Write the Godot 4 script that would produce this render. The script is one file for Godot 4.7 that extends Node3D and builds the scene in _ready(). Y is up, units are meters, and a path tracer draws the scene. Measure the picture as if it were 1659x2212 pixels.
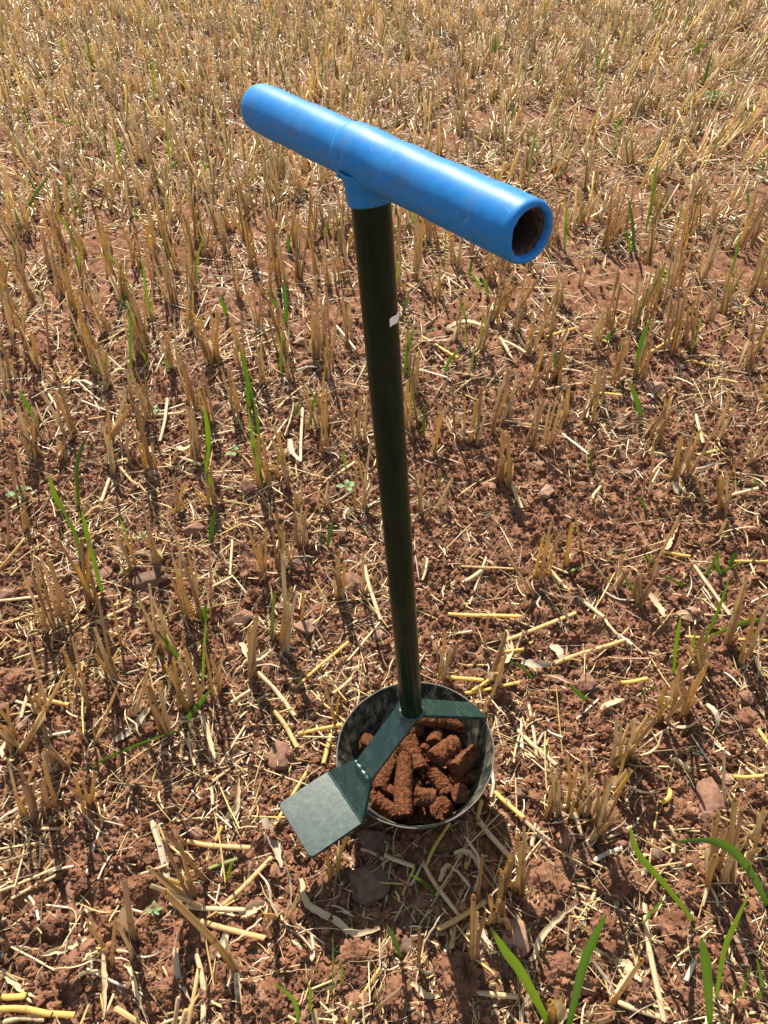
extends Node3D
# A stubble field on red soil with a T-handled soil sampler standing in it, seen from standing height on a sunny day.

const CAM_AT := Vector3(0.0, 1.2368, 0.5975)
const CAM_PITCH := -44.617
const CAM_ROLL := -1.5
const CAM_FOV := 67.3
const SUN_TRAVEL := Vector3(0.026, -0.12, 0.113)

const TUFTS := [
	"n-674,-342,2,178,17,176,31,201", "n-664,-370,34,198,51,203", "n-647,-387,28,197", "w-614,-407,37,174,15,210,36,199", "n-549,-500,2,155,16,121",
	"n-487,-517,-6,161,17,141,6,154", "n-409,-377,10,178,14,174", "n-385,-370,5,162,17,197,0,213", "n-355,-369,27,167", "n-250,-467,-23,158,7,147",
	"w-88,-420,4,154,-8,108", "n-49,-419,4,160", "n-429,-292,3,123,21,173", "n-463,-318,-4,113,25,162", "w-362,-167,21,160,26,153", "n-376,-151,1,130,17,171",
	"w-270,-232,32,160,44,173,37,166", "g-226,-302,17,149", "w-207,-288,37,161,29,222,30,132", "n-172,-351,15,101", "n-565,-173,19,183,36,199", "n-518,-216,25,204,18,188",
	"n-525,-306,15,133", "n-647,-156,41,184,22,91", "n-660,-79,169,262", "n-462,-141,101,260", "w-403,-116,3,159,6,135", "n-318,-188,17,155,13,162", "n-526,-93,85,167",
	"w-569,-63,-21,81,-2,80", "n-672,-97,18,93,16,115", "n-216,-495,-2,148,1,114", "n-189,-554,-7,107,6,114,19,100", "n-97,-121,-8,121", "n-812,-627,7,80,20,72",
	"n-835,-571,32,114", "w-583,31,49,153,13,118", "n-614,31,8,111,46,146", "n-517,27,33,143,38,127", "n-615,61,10,89", "n-993,-1280,12,174,24,181",
	"n-1063,-1373,45,193,48,165,28,180", "n-1034,-1153,25,126,21,75", "w-807,-972,-2,152,-2,124,19,144", "n-871,-946,9,138,0,145", "n-868,-878,13,160,24,167",
	"n-959,-1320,35,178", "n-872,-1257,11,106", "n-573,-819,14,195,14,108,13,202", "n-595,-1244,-1,156,15,159", "n-569,-1243,7,170", "n-490,-1286,-23,157,6,156,-12,164",
	"w-468,-1297,8,174,16,149", "n-397,-1043,5,179,12,131,21,134", "n-326,-1165,1,168,11,154", "w-285,-758,-17,136,9,155,10,141", "n-239,-781,-7,152,8,142,1,155",
	"n-142,-871,1,169,9,176", "n-53,-913,-11,143,6,149,17,142,-3,136", "n-396,-687,-4,97,4,111,10,104", "n-475,-678,-2,80,9,94,15,72", "n-460,-1015,2,138,24,165,-7,124",
	"n-441,-1005,10,138", "w-717,-922,76,155,105,148", "n-675,-823,41,162,33,101", "n-188,-1296,-2,135,16,232,7,163", "n-157,-1367,10,186,0,136",
	"n-247,-1183,5,168,-20,162", "n-674,-1106,2,104,19,111", "w-755,-1184,1,141,14,119", "n-872,-1377,6,166,21,172,32,143", "n-912,-1191,-4,46,-16,1", "n-624,-847,-2,81",
	"n-1127,-1452,30,138,37,130", "n-102,-1377,-9,136,15,150,20,128", "n-310,-1491,-10,146,2,138", "n-356,-1454,-28,168,-7,153,11,159", "n-573,-1451,10,152,31,122",
	"n-737,-1499,2,146,17,153", "n-712,-1552,-2,110,17,102", "n-457,-1654,6,134,25,141", "n-796,-871,-1,59,9,66", "n-859,-724,39,141,17,122", "n-715,-695,12,58",
	"n-127,-673,-8,73,-26,45", "n-55,-670,0,121,13,127,24,173", "n-197,-672,-6,48,11,62", "n292,-940,3,192,-5,160,-7,153", "w321,-1002,5,137,21,143,0,123",
	"n180,-912,-7,163", "n123,-843,9,155,27,148", "n206,-911,-5,136", "w222,-888,15,125,14,178,7,118", "w283,-752,-9,161,5,147,6,160,-4,157", "n364,-869,5,148,18,155",
	"n409,-867,12,121,-1,155", "n465,-967,-5,116,13,108,-9,102", "n393,-1101,97,242,28,151,10,103", "n535,-973,-1,122,-10,109", "w572,-1031,-13,123,4,95",
	"n641,-1133,-18,125,8,145,-4,131", "n706,-1151,-7,132,20,199,13,152,2,145", "n621,-699,-16,160", "n695,-740,-27,170,-5,156,-28,144", "n727,-747,13,169,-10,137,-21,131",
	"n835,-876,-22,135,-10,148", "n826,-747,-6,127", "n890,-786,-13,140,-15,114", "n765,-628,-33,124,4,75", "n90,-657,0,140,-22,87", "n108,-653,46,105", "n142,-648,-2,51",
	"n224,-1361,20,184,12,149", "n292,-1297,0,141,9,148", "n392,-1391,21,128,8,121", "n90,-1114,11,131,5,124", "n69,-1214,6,126,16,118", "n569,-1572,-19,132,-3,117",
	"n654,-1670,-2,103,14,95", "n877,-1380,-15,164,-2,142,-26,157", "n908,-1304,-37,163,-30,183,-61,157", "n1003,-1453,0,122,-12,115", "n1107,-1572,12,101",
	"n628,-1305,-10,113,-30,99", "w590,-1283,-7,61", "n847,-1395,3,113", "n49,-1023,12,88", "n734,-663,-29,86", "n175,-1606,21,132,-21,103", "n378,-1553,17,123,33,100",
	"n1079,-1260,-16,126", "n1014,-1022,-14,59,-18,45", "n105,-207,0,117,12,123,-9,89", "n189,-267,-5,95", "w194,-197,22,113,18,85,11,71", "n176,-146,30,131",
	"n328,-431,-8,166,12,153", "w385,-474,-21,140", "n307,-401,-85,182", "w514,-364,-2,114,13,106,-26,59", "w551,-436,20,177", "n469,-405,7,93,8,68",
	"n531,-124,-45,138,-15,176,-17,150,-8,94,-32,123", "n483,-107,-8,109,-10,150", "n585,-203,-9,109,-19,117,-22,96", "n663,-268,-42,200,-30,181,-38,156",
	"n681,-231,-35,201,-33,156", "w410,-36,8,157,-19,137,7,129,-24,109", "n384,-28,-19,145,0,116", "w343,-21,-1,48", "n428,-529,-26,114", "n731,-556,-8,79",
	"n284,62,-8,148,-12,103", "n265,52,-12,151,-13,122", "n316,52,-13,110,-20,140", "n323,93,1,161,-16,202,-24,188", "n372,24,7,88,-1,81", "n182,177,-20,183,-15,155",
	"n192,169,-5,173,-9,165", "w152,215,-4,177,-16,153,-28,171", "n124,187,1,156", "n33,266,2,177", "w114,273,-18,209,-5,156", "w296,323,-1,196", "w271,348,-4,130",
	"w489,161,-38,201,-40,175,-27,120", "w517,162,-56,227,-47,191", "w550,144,-11,67", "n570,109,-29,149,-16,117,8,26", "w214,341,-9,119", "n552,48,-42,129",
	"n-31,328,36,184", "n162,343,-6,119", "w-287,171,-25,189,-46,159,-52,143", "n-292,143,-2,265", "w-384,228,19,157", "n-382,254,23,167", "w-225,274,-43,280",
	"w-178,201,2,86", "n-161,203,25,76", "n-407,262,24,103", "w-419,244,-11,74", "n-99,148,8,115", "n-86,142,10,89"
]
const BLADES := [
	"w7.0,339,-135,0,-126,146,-140,248", "w4.5,326,-122,0,-114,71,-110,162", "w3.3,296,-79,0,-73,67,-72,109", "w2.6,303,-91,0,-81,125,-75,227",
	"w5.7,146,-260,0,-249,32,-241,59", "w15.8,342,208,0,148,220,120,309,97,384", "w19.5,347,234,0,205,277,196,402,194,476", "w12.6,351,424,0,350,254,315,363",
	"w10.2,224,443,0,366,145,308,247,284,318", "w7.7,324,440,0,387,222,369,329,359,406", "w13.8,206,559,0,467,178,404,260,349,265", "w7.0,330,454,0,451,81,432,180",
	"w5.8,326,494,0,472,93,416,241", "w8.0,258,9,0,-1,98,-11,177", "w8.4,176,66,0,47,49,26,86", "w6.8,225,365,0,361,69,365,131", "w9.3,-154,367,0,341,30,312,78",
	"w6.1,-202,271,0,248,32,223,49", "w7.1,-241,588,0,584,139,572,263", "w11.7,-465,725,0,725,33,726,47", "w11.7,-283,628,0,668,46,720,64",
	"w8.7,-204,534,0,513,103,502,180", "w6.2,-252,587,0,576,34,571,67", "w9.7,-443,704,0,685,30,674,76", "w7.7,-438,663,0,674,29,677,71", "w6.7,-409,620,0,586,23,561,32",
	"w7.8,-450,691,0,711,14,735,38", "w5.7,-400,509,0,487,38,470,74", "w5.9,-477,572,0,551,26,540,34", "w5.1,-157,469,0,460,31,526,-2",
	"w12.2,-547,-668,0,-661,66,-670,139", "w10.6,-440,-594,0,-577,151,-566,240", "w13.3,-568,-386,0,-373,51,-356,106", "w9.1,-549,-127,0,-117,47,-107,99",
	"w9.1,-546,-136,0,-139,22,-135,37", "w6.0,-193,-348,0,-323,114,-301,216", "w13.0,-355,-364,0,-363,23,-355,48", "w14.1,-124,-372,0,-340,55,-298,122",
	"w6.4,-47,-538,0,-433,71,-333,131", "w8.9,-262,-394,0,-407,64,-418,118", "w7.5,-370,-485,0,-484,26,-488,57", "w6.2,-604,-579,0,-574,30,-574,69",
	"w7.9,-491,-576,0,-560,7,-547,10", "w6.6,-381,-191,0,-187,15,-183,26", "w5.6,-61,-333,0,-329,8,-326,16", "w7.8,-1210,-703,0,-667,137,-643,239",
	"w14.7,-1620,-790,0,-785,28,-792,56", "w18.6,-1071,-358,0,-347,89,-352,180", "w15.1,-1123,-353,0,-352,30,-355,90", "w8.8,-750,-284,0,-289,122,-286,244",
	"w8.0,-834,-300,0,-291,108,-292,208", "w14.7,-822,-435,0,-408,101,-402,194", "w9.6,-683,-393,0,-389,80,-390,148", "w15.5,-1477,-284,0,-276,78,-276,142",
	"w13.0,-1545,-299,0,-317,40,-339,80", "w15.8,-1526,-467,0,-471,40,-479,87", "w12.2,-1342,-415,0,-414,39,-422,81", "w13.9,-679,-703,0,-664,147,-612,236",
	"w15.0,-680,-735,0,-743,52,-737,115", "w14.5,-995,-890,0,-892,67,-898,132", "w8.9,-1656,-1075,0,-1071,24,-1068,45", "w11.1,-1410,-912,0,-905,35,-905,59",
	"w9.3,-1271,-663,0,-664,23,-668,50", "w6.6,-1245,-605,0,-600,31,-593,53", "w7.7,-1195,-745,0,-766,39,-781,88", "w9.2,-1766,-866,0,-865,17,-866,29",
	"w6.7,-800,-89,0,-91,37,-95,66", "w7.3,-1016,-233,0,-218,30,-206,59", "w7.2,-965,-191,0,-173,66,-157,115", "w13.2,-1605,349,0,337,44,322,76",
	"w12.1,-1323,648,0,662,34,676,53", "w15.3,-1157,699,0,694,107,707,179", "w14.4,-982,673,0,648,56,621,107", "w8.2,-911,106,0,104,55,108,108",
	"w8.8,-1108,654,0,651,20,649,43", "w6.7,-781,500,0,493,40,489,73", "w11.1,-1429,689,0,682,31,677,62", "w10.4,-1656,912,0,917,40,918,71",
	"w10.8,-1782,306,0,309,25,311,49", "w9.1,-1229,494,0,486,31,489,53", "w7.7,-734,111,0,128,-2,140,36", "w6.5,-713,871,0,866,15,860,29", "w7.4,-646,602,0,581,23,563,45",
	"w8.6,-1509,144,0,140,16,142,36", "w8.8,-1610,385,0,387,16,383,32", "w21.6,-2774,-1131,0,-1092,37,-1032,119", "w16.5,-2461,-1249,0,-1238,41,-1231,72",
	"w14.0,-2260,-904,0,-900,26,-900,53", "w24.0,-3270,-1330,0,-1394,22,-1519,71", "w16.0,-2328,-1363,0,-1272,86,-1187,161", "w15.3,-2657,-863,0,-837,37,-796,72",
	"w15.5,-2694,-692,0,-701,28,-713,66", "w14.5,-2424,-494,0,-493,18,-486,54", "w14.6,-1961,-307,0,-308,34,-300,67", "w21.0,-3621,-1104,0,-1079,125,-1062,206",
	"w26.0,-4260,-1573,0,-1570,81,-1566,159", "w19.3,-4613,-1841,0,-1837,36,-1820,78", "w26.8,-5144,-632,0,-627,64,-629,127", "w14.5,-2410,-266,0,-269,18,-272,36",
	"w11.7,-2098,-170,0,-175,17,-180,35", "w15.9,-1893,882,0,852,107,817,200", "w15.9,-1894,870,0,853,42,835,83", "w15.6,-2220,1396,0,1375,44,1363,78",
	"w25.6,-3613,1660,0,1655,84,1658,175", "w18.8,-4450,1426,0,1433,35,1448,93", "w18.4,-3545,1145,0,1128,32,1126,73", "w20.6,-4190,683,0,676,57,672,135",
	"w23.9,-5152,1001,0,1001,38,1004,64", "w16.8,-3088,1080,0,1111,29,1138,52", "w11.6,-2050,962,0,959,124,951,256", "w13.1,-2544,1549,0,1554,27,1564,54",
	"w16.7,-3738,616,0,609,22,613,38", "w18.1,-4225,1788,0,1840,44,1886,66", "w11.2,-1907,646,0,636,91,628,169"
]
const STONES := [
	"wide reddish stone behind stubble at the left edge|-781,-435,29,19,0", "low pinkish stone half buried behind leaning stubble|-607,-496,32,15,0",
	"broad flat brown stone crossed by straw left of the pole|-496,-462,39,22,1", "pale red angular stone beside a thick stubble stub|-293,-352,33,19,0",
	"rounded red stone behind the two stalks beside the pole|-69,-439,28,27,0", "tan stone among scattered husks left of the pole|-158,-333,24,14,2",
	"upright rounded red stone left of the pot, under a yellow straw|-186,-55,25,27,0", "reddish stone with a dry leaf across it, left of the pole|-420,-600,26,19,0",
	"pale buff stone between two stubble tufts|-533,-552,18,10,2", "thin flat red stone above the pale buff stone|-547,-587,21,9,0",
	"egg shaped red stone near a yellow straw at the left edge|-668,-141,14,17,0", "small red stone cut by the left edge of the photo|-708,-167,15,13,0",
	"dark brown lump of stone behind a stalk near the pole|-188,-492,25,18,1", "small flat pinkish stone under crossing straws|-552,-342,14,9,0",
	"buff stone touching the pole on its left|-15,-316,14,16,2", "smooth red stone shaped like a bean behind a green blade|366,-186,19,20,0",
	"low red stone left of the smooth bean shaped one|312,-200,15,9,0", "flat buff pink stone below bent straw right of the pole|598,-330,29,17,2",
	"round dark red stone near the right edge|651,-146,14,13,0", "flat red stone at the right edge|652,-92,16,8,0",
	"buff angular stone on bare soil right of the pole|378,-690,18,19,2", "rounded pink stone on bare soil far right of the pole|577,-761,18,15,0",
	"low reddish stone beside scattered pale husks|374,-790,22,12,0", "flat tan stone left of a dense stubble stub|263,-823,20,11,2",
	"large tan slab stone leaning behind a green blade|735,-1107,39,26,2", "small pink stone in front of the tan slab stone|700,-1010,22,12,0",
	"flat buff stone below a dense stubble stub|248,-736,18,10,2", "thin brown grey stone among straws at right|842,-1204,23,10,1",
	"thin sliver of red stone on bare soil|468,-729,20,7,0", "small buff stone high on the right side|964,-1269,17,9,2",
	"pale broad stone behind stubble right of the white sticker|222,-1414,35,18,2", "small pale stone far up at the right edge|1106,-1370,20,8,2",
	"red stone with a dark underside left of the pole|-209,-1254,28,26,0", "round red stone beside a tall green blade|-321,-737,20,20,0",
	"buff stone between tall stalks left of the pole|-232,-1372,27,17,2", "small red stone under stubble left of the pole|-447,-1075,16,17,0",
	"tiny tan stone at the foot of a thick tuft|-556,-804,17,10,2", "large flat dark stone in the shade in front of the pot|-44,159,33,27,1",
	"large brown slab just under the front rim of the pot|-28,94,34,24,1", "narrow upright red stone on bare soil at lower left|-493,156,10,13,0",
	"round red stone near the lower left edge|-585,133,11,11,0", "small round red stone between bent stalks|-316,73,13,10,0",
	"red stone below the corner of the foot pedal|-182,136,14,12,0", "small dark red stone below the shaded clod|-40,237,8,7,0",
	"rounded grey brown stone in the shade below the pot|22,237,16,15,1", "tan slab crossed by striped stalk shadows below right of the pot|176,235,23,25,2",
	"long flat red stone upper right, partly under soil|532,39,27,35,0", "reddish stone behind a cluster of oat husks|275,104,18,17,0",
	"small square red stone beside a white straw piece|360,108,9,9,0", "small round stone at the foot of the long flat one|507,68,11,9,0",
	"pale stone at the head of the long flat one|566,4,15,9,2", "grey brown stone right of the pot rim|214,26,10,10,1",
	"small flat red stone on top of a soil clod|235,197,12,9,0", "small dark stone in the pot's shade|82,121,9,9,1",
	"small buff stone near the lower right blades|500,248,9,7,2", "tiny red stone above the lower right straw|463,222,9,6,0",
	"brown stone among crumbs right of the husks|415,127,11,8,1"
]
const CLODS := [
	"c232,179,37", "c335,161,28", "c441,179,22", "c414,235,27", "c241,289,36", "c307,236,29", "c466,63,26", "c181,73,19", "c88,285,30", "c130,287,20", "c375,266,20",
	"c525,239,20", "c510,203,16", "c2,313,26", "c338,75,30", "c369,171,21", "c243,107,15", "c331,311,19", "c410,328,22", "c363,345,19", "c282,269,17", "c239,39,17",
	"c468,297,16", "c118,184,16", "c299,121,22", "c597,30,19", "c-55,263,25", "c-76,285,18", "c-124,312,19", "c-379,151,16", "c-471,155,14", "c-429,196,13", "c-348,84,16",
	"c-395,105,17", "c-450,92,13", "c-549,213,17", "c-502,207,16", "c-459,267,20", "c-312,288,20", "c-377,292,16", "c-264,306,19", "c-534,181,18", "c-172,312,23",
	"c-213,324,19", "c-50,322,19", "c-461,121,15", "c-706,-219,35", "c-534,-196,26", "c-606,-287,20", "c-565,-213,17", "c-522,-376,19", "c-476,-481,25", "c-284,-483,27",
	"c-271,-408,24", "c-185,-487,25", "c-136,-363,19", "c-746,-449,24", "c-738,-291,21", "c-545,-102,23", "c-218,-234,18", "c-626,-327,18", "c-148,-157,17",
	"c-495,-252,18", "c643,-99,25", "c529,-103,23", "c492,-59,20", "c249,-492,22", "c154,-420,19", "c192,-516,18", "c102,-440,19", "c420,-429,19", "c393,-257,18",
	"c432,-235,16", "c291,-130,15", "c809,-562,18", "c602,-149,17", "c380,-80,19", "c575,-32,16"
]
const STRAWS := [
	"p-583,-359,-491,-421,6.5", "p-358,-426,-324,-462,5.7", "p-327,-466,-334,-566,5.8", "p-245,-223,-167,-135,9.5", "p-44,-485,-14,-343,9.5", "y-169,-188,-78,-292,6.0",
	"y-163,-98,-81,-107,7.4", "y-114,-33,-104,-94,7.9", "y-638,-182,-587,-169,7.7", "p-666,-143,-670,-211,6.7", "p-719,-190,-648,-166,6.0", "p-795,-413,-716,-419,6.7",
	"w-621,-107,-571,-117,4.9", "p-431,-79,-345,-51,5.7", "p-371,-106,-332,-40,4.9", "p-287,-160,-256,-188,6.8", "p-296,-39,-257,-117,4.0", "t-208,-143,-159,-69,9.5",
	"p-600,-224,-667,-186,5.2", "p-102,-169,-64,-217,5.9", "p-246,-210,-163,-210,3.5", "t-107,-72,-11,-74,4.0", "t-563,-399,-527,-410,6.6", "p-77,-249,-14,-340,4.4",
	"p366,-420,430,-332,9.5", "t334,-469,364,-423,9.5", "p431,-326,442,-286,6.4", "w445,-286,471,-269,9.0", "y122,-350,265,-331,9.3", "t226,-282,376,-342,9.5",
	"t316,-229,456,-277,8.7", "y91,-212,177,-197,8.7", "y428,-183,477,-183,7.7", "g384,-451,490,-513,6.8", "p154,-421,211,-466,8.6", "p650,-464,684,-335,8.8",
	"y590,-496,649,-494,7.9", "y728,-473,808,-473,6.8", "p227,-98,281,-25,9.5", "p251,-44,255,-148,5.6", "p257,-70,296,-131,4.8", "p482,-32,504,-14,8.7",
	"y140,-175,245,-192,6.8", "y235,-244,283,-288,7.0", "p312,-489,383,-448,4.9", "t158,-468,269,-461,4.9", "p168,-375,214,-492,5.6", "y210,-256,264,-265,6.2",
	"y576,-282,734,-274,6.3", "p696,-194,684,-220,6.9", "p209,-29,237,-111,3.9", "p76,-439,91,-493,5.8", "p628,-42,652,-55,7.1", "y153,-176,194,-199,6.0",
	"y171,20,210,71,7.7", "p210,71,246,111,6.0", "p140,71,184,131,9.5", "y82,249,145,33,7.4", "p47,132,93,209,6.5", "t62,227,137,190,9.5", "p262,243,317,159,6.0",
	"w304,141,356,117,7.2", "p375,196,357,349,9.5", "w405,300,457,228,6.5", "p311,109,292,56,7.3", "p308,57,315,105,9.0", "y51,134,90,72,5.7", "p102,305,168,315,7.1",
	"p304,323,367,346,7.6", "p-14,118,32,137,7.2", "w165,26,173,-23,5.4", "y13,177,32,137,3.5", "t380,203,341,279,3.4", "p589,94,561,25,3.7", "p219,110,233,83,7.3",
	"p445,83,438,127,6.7", "p460,202,483,162,5.5", "p121,244,140,259,4.7", "y436,49,461,30,8.3", "y574,1,621,8,7.0", "p337,102,387,82,5.1", "p597,-11,619,14,5.5",
	"p-287,252,-261,337,8.0", "p-577,171,-520,137,4.9", "p-602,159,-512,127,4.2", "t-259,182,-188,116,7.7", "y-71,339,-18,308,7.6", "y-68,331,-23,276,4.4",
	"p-402,329,-395,298,3.8", "p-156,234,-116,262,6.1", "w-123,227,-117,259,4.1", "p-617,59,-536,59,5.3", "y-302,139,-275,64,6.4", "p-340,179,-223,196,7.0",
	"t-294,204,-190,233,9.5", "y-555,297,-512,302,8.4", "y-546,315,-471,321,8.3", "y-509,320,-441,323,8.3", "p-538,329,-482,325,7.0", "t-474,237,-503,244,4.7",
	"t-329,85,-226,103,8.1", "g-287,131,-246,114,5.8", "p-391,137,-348,126,3.6", "p-50,107,-14,122,5.1", "w-553,167,-523,203,4.2", "w-494,126,-556,136,3.6",
	"w-405,184,-379,191,3.5", "p-389,55,-370,95,7.5", "p-327,107,-338,169,5.1", "y-188,68,-141,-28,6.0", "p-319,-37,-290,33,5.5", "p-321,334,-281,326,4.4",
	"y127,-1391,224,-1252,9.5", "y482,-1359,584,-1395,9.5", "t601,-1362,654,-1310,9.5", "y569,-1082,635,-1046,8.7", "y770,-1268,889,-1348,9.5", "y876,-1228,944,-1196,9.1",
	"y767,-821,842,-841,9.5", "p304,-734,310,-638,8.7", "y839,-967,914,-996,9.5", "p501,-1205,561,-1180,6.5", "t473,-918,525,-944,8.2", "w454,-910,499,-819,7.0",
	"p414,-1267,364,-1342,9.2", "p799,-952,782,-842,9.5", "w717,-1044,710,-1065,9.5", "p446,-1108,550,-1125,7.5", "p789,-676,857,-673,8.5", "t661,-658,742,-662,7.4",
	"p478,-665,503,-711,7.4", "y1094,-1461,1158,-1570,9.5", "w63,-1225,200,-1152,6.5", "p-610,-1031,-517,-1035,9.5", "p-563,-924,-571,-1101,9.4", "p-151,-748,-70,-820,7.7",
	"p-499,-859,-442,-822,8.0", "p-945,-1203,-850,-1051,7.7", "y-873,-1178,-866,-1245,7.7", "p-669,-831,-624,-855,6.8", "p-655,-700,-659,-788,8.6",
	"p-381,-973,-465,-939,6.0", "p-862,-692,-821,-754,7.5", "p-200,-829,-207,-1034,7.9", "p-245,-986,-290,-886,6.0", "w-131,-1456,-67,-1314,7.0",
	"p-1266,-1812,-1175,-1722,9.5", "w-613,-1031,-533,-1099,4.9", "w-178,-1236,-236,-1227,5.2", "t-580,-752,-639,-821,6.6"
]
const LEAVES := [
	"l15.1,-487,-97,-462,-116,-432,-152", "l13.4,-285,-295,-254,-252,-225,-272", "l9.5,-339,-145,-318,-89,-299,-37", "l15.8,-206,57,-189,94,-174,132",
	"l10.5,-385,58,-362,111,-337,172", "l10.2,-142,148,-130,185,-87,212,-56,231,-22,220", "l13.9,-230,200,-212,190,-196,179", "l8.9,-317,246,-303,288,-282,315",
	"l8.2,-382,263,-359,301,-340,329", "l9.5,-225,278,-218,310,-216,334", "l11.6,-254,255,-250,233,-245,216", "l7.6,-419,247,-408,285,-401,327",
	"l9.0,-565,264,-531,288,-497,303", "l10.0,-448,228,-476,240,-507,248", "l13.3,-271,55,-255,32,-258,-25", "l7.8,94,119,120,118,133,145", "l7.8,70,160,82,137,96,145",
	"l9.0,22,292,40,307,59,313", "l12.8,318,273,329,282,306,310", "l9.6,194,270,220,232,270,198", "l9.8,282,258,312,270,331,274", "l8.3,511,121,500,151,483,192",
	"l9.9,122,229,130,248,142,260", "l7.6,337,303,326,294,297,321", "l26.2,255,-238,279,-219,307,-229", "l17.5,315,-276,328,-254,329,-233",
	"l22.7,594,-495,624,-542,661,-597", "l27.3,525,-384,541,-354,543,-319", "l16.3,219,-226,235,-263,234,-312", "l10.8,375,-124,407,-137,420,-141",
	"l12.2,568,-132,573,-108,573,-86", "l20.7,203,-1407,258,-1443,318,-1414", "l16.2,299,-1428,337,-1400,344,-1349", "l22.1,523,-968,544,-1026,560,-1056",
	"l14.0,687,-731,683,-699,698,-715", "l14.3,351,-1349,368,-1275,383,-1239", "l21.5,-862,-1188,-815,-1181,-757,-1140", "l15.1,-608,-894,-581,-875,-577,-911",
	"l15.2,-511,-899,-489,-871,-467,-915", "l16.8,-234,-924,-224,-860,-199,-816"
]
const CORES := [
	"long upright core with a split face at the front left, on top of the heap|20,-6,16,88,90,14", "crumbly broken core behind the long one at the left|0,-11,-17,36,72,14",
	"short core poking out at the front left under the pedal|-28,56,1,73,68,13", "core end showing left of the front arm|-34,-38,-53,-37,74,13",
	"core under the foot of the pole|41,-79,76,-75,80,14", "smooth core beneath the back arm|84,-79,140,-61,78,15",
	"crumbled stub in the middle behind the front arm|31,-62,52,-69,68,13", "crumbly upright lump in the middle of the heap|72,-39,81,-63,70,12",
	"cracked core sloping towards the front in the middle|28,-36,44,9,78,15", "smooth thick core slanting up to the right, top of the heap|71,-2,107,-30,88,16",
	"rough core with pale straw bits by the right wall|103,17,140,-15,86,16", "split core with a smooth face, right of the long one|67,13,87,47,74,13",
	"dark core wedged below the rough core by the right wall|100,21,138,18,64,13", "core seen end on at the front right|108,53,111,45,70,14",
	"stubby core with a pale husk, next to the long one|38,59,62,56,80,14", "core seen end on at the very front|75,75,82,63,70,16",
	"small round crumb between the two middle cores|56,-24,58,-28,76,7", "loose crumb in the hollow at the left|-5,45,-1,37,66,10",
	"dark crumb low in the hollow beside the long core|40,26,43,32,60,9"
]

var rng := RandomNumberGenerator.new()
var n_wide := FastNoiseLite.new()
var n_clod := FastNoiseLite.new()
var n_crumb := FastNoiseLite.new()
var n_fine := FastNoiseLite.new()
var n_patch := FastNoiseLite.new()
var n_solid := FastNoiseLite.new()
var mats := {}
var used := {}
var cam: Camera3D
var tufts := []      # every tuft that is an object of its own: {node, x, z, n, lean, tall, thick, green}
var leaf_pool := []
var stalk_pool := []
var stalk_thick := []
var sheath_pool := []


# ------------------------------------------------------------------ helpers
func noise(n: FastNoiseLite, s: int, freq: float, oct := 1, kind := FastNoiseLite.TYPE_SIMPLEX_SMOOTH) -> void:
	n.seed = s
	n.frequency = freq
	n.noise_type = kind
	n.fractal_type = FastNoiseLite.FRACTAL_FBM if oct > 1 else FastNoiseLite.FRACTAL_NONE
	n.fractal_octaves = oct


func rr(a: float, b: float) -> float:
	return a + (b - a) * rng.randf()


func numbered(called: String) -> String:
	var k: int = used.get(called, 0)
	used[called] = k + 1
	return called if k == 0 else "%s_%03d" % [called, k]


func tag(o: Node3D, label: String, category := "", group := "", kind := "") -> Node3D:
	o.set_meta("label", label)
	if category:
		o.set_meta("category", category)
	if group:
		o.set_meta("group", group)
	if kind:
		o.set_meta("kind", kind)
	return o


func thing(called: String, at := Vector3.ZERO) -> Node3D:
	var o := Node3D.new()
	o.name = numbered(called)
	add_child(o, true)
	o.position = at
	return o


func top(called: String, m: Mesh, mat: Material, t := Transform3D()) -> MeshInstance3D:
	var o := MeshInstance3D.new()
	o.name = numbered(called)
	o.mesh = m
	o.material_override = mat
	add_child(o, true)
	o.transform = t
	return o


func part(called: String, m: Mesh, mat: Material, parent: Node3D, t := Transform3D()) -> MeshInstance3D:
	var o := MeshInstance3D.new()
	var key := str(parent.get_instance_id()) + called
	var k: int = used.get(key, 0)
	used[key] = k + 1
	o.name = called if k == 0 else "%s_%03d" % [called, k]
	o.mesh = m
	o.material_override = mat
	parent.add_child(o, true)
	o.transform = t
	return o


func nums(s: String) -> PackedFloat32Array:
	var out := PackedFloat32Array()
	for q in s.split(","):
		out.append(q.to_float())
	return out


const ONES := ["zeroth", "first", "second", "third", "fourth", "fifth", "sixth", "seventh", "eighth", "ninth", "tenth", "eleventh", "twelfth", "thirteenth", "fourteenth", "fifteenth", "sixteenth", "seventeenth", "eighteenth", "nineteenth"]
const TENS := ["", "", "twenty", "thirty", "forty", "fifty", "sixty"]
const COUNT := ["no", "one", "two", "three", "four", "five", "six", "seven", "eight", "nine"]


func ordinal(n: int) -> String:
	if n < 20:
		return ONES[n]
	if n % 10 == 0:
		return TENS[n / 10].trim_suffix("y") + "ieth"
	return TENS[n / 10] + "-" + ONES[n % 10]


func stuff_colour(r: float, g: float, b: float) -> Color:
	return Color(r, g, b)


func srgb(r: float, g: float, b: float) -> Color:      # a linear base colour as albedo_color wants it
	return Color(r, g, b).linear_to_srgb()


func ramp(cols: Array, at: Array) -> Gradient:
	var g := Gradient.new()
	var o := PackedFloat32Array()
	var c := PackedColorArray()
	for k in cols.size():
		o.append(at[k])
		var q: Color = cols[k]
		c.append(q.linear_to_srgb())
	g.offsets = o
	g.colors = c
	return g


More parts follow.
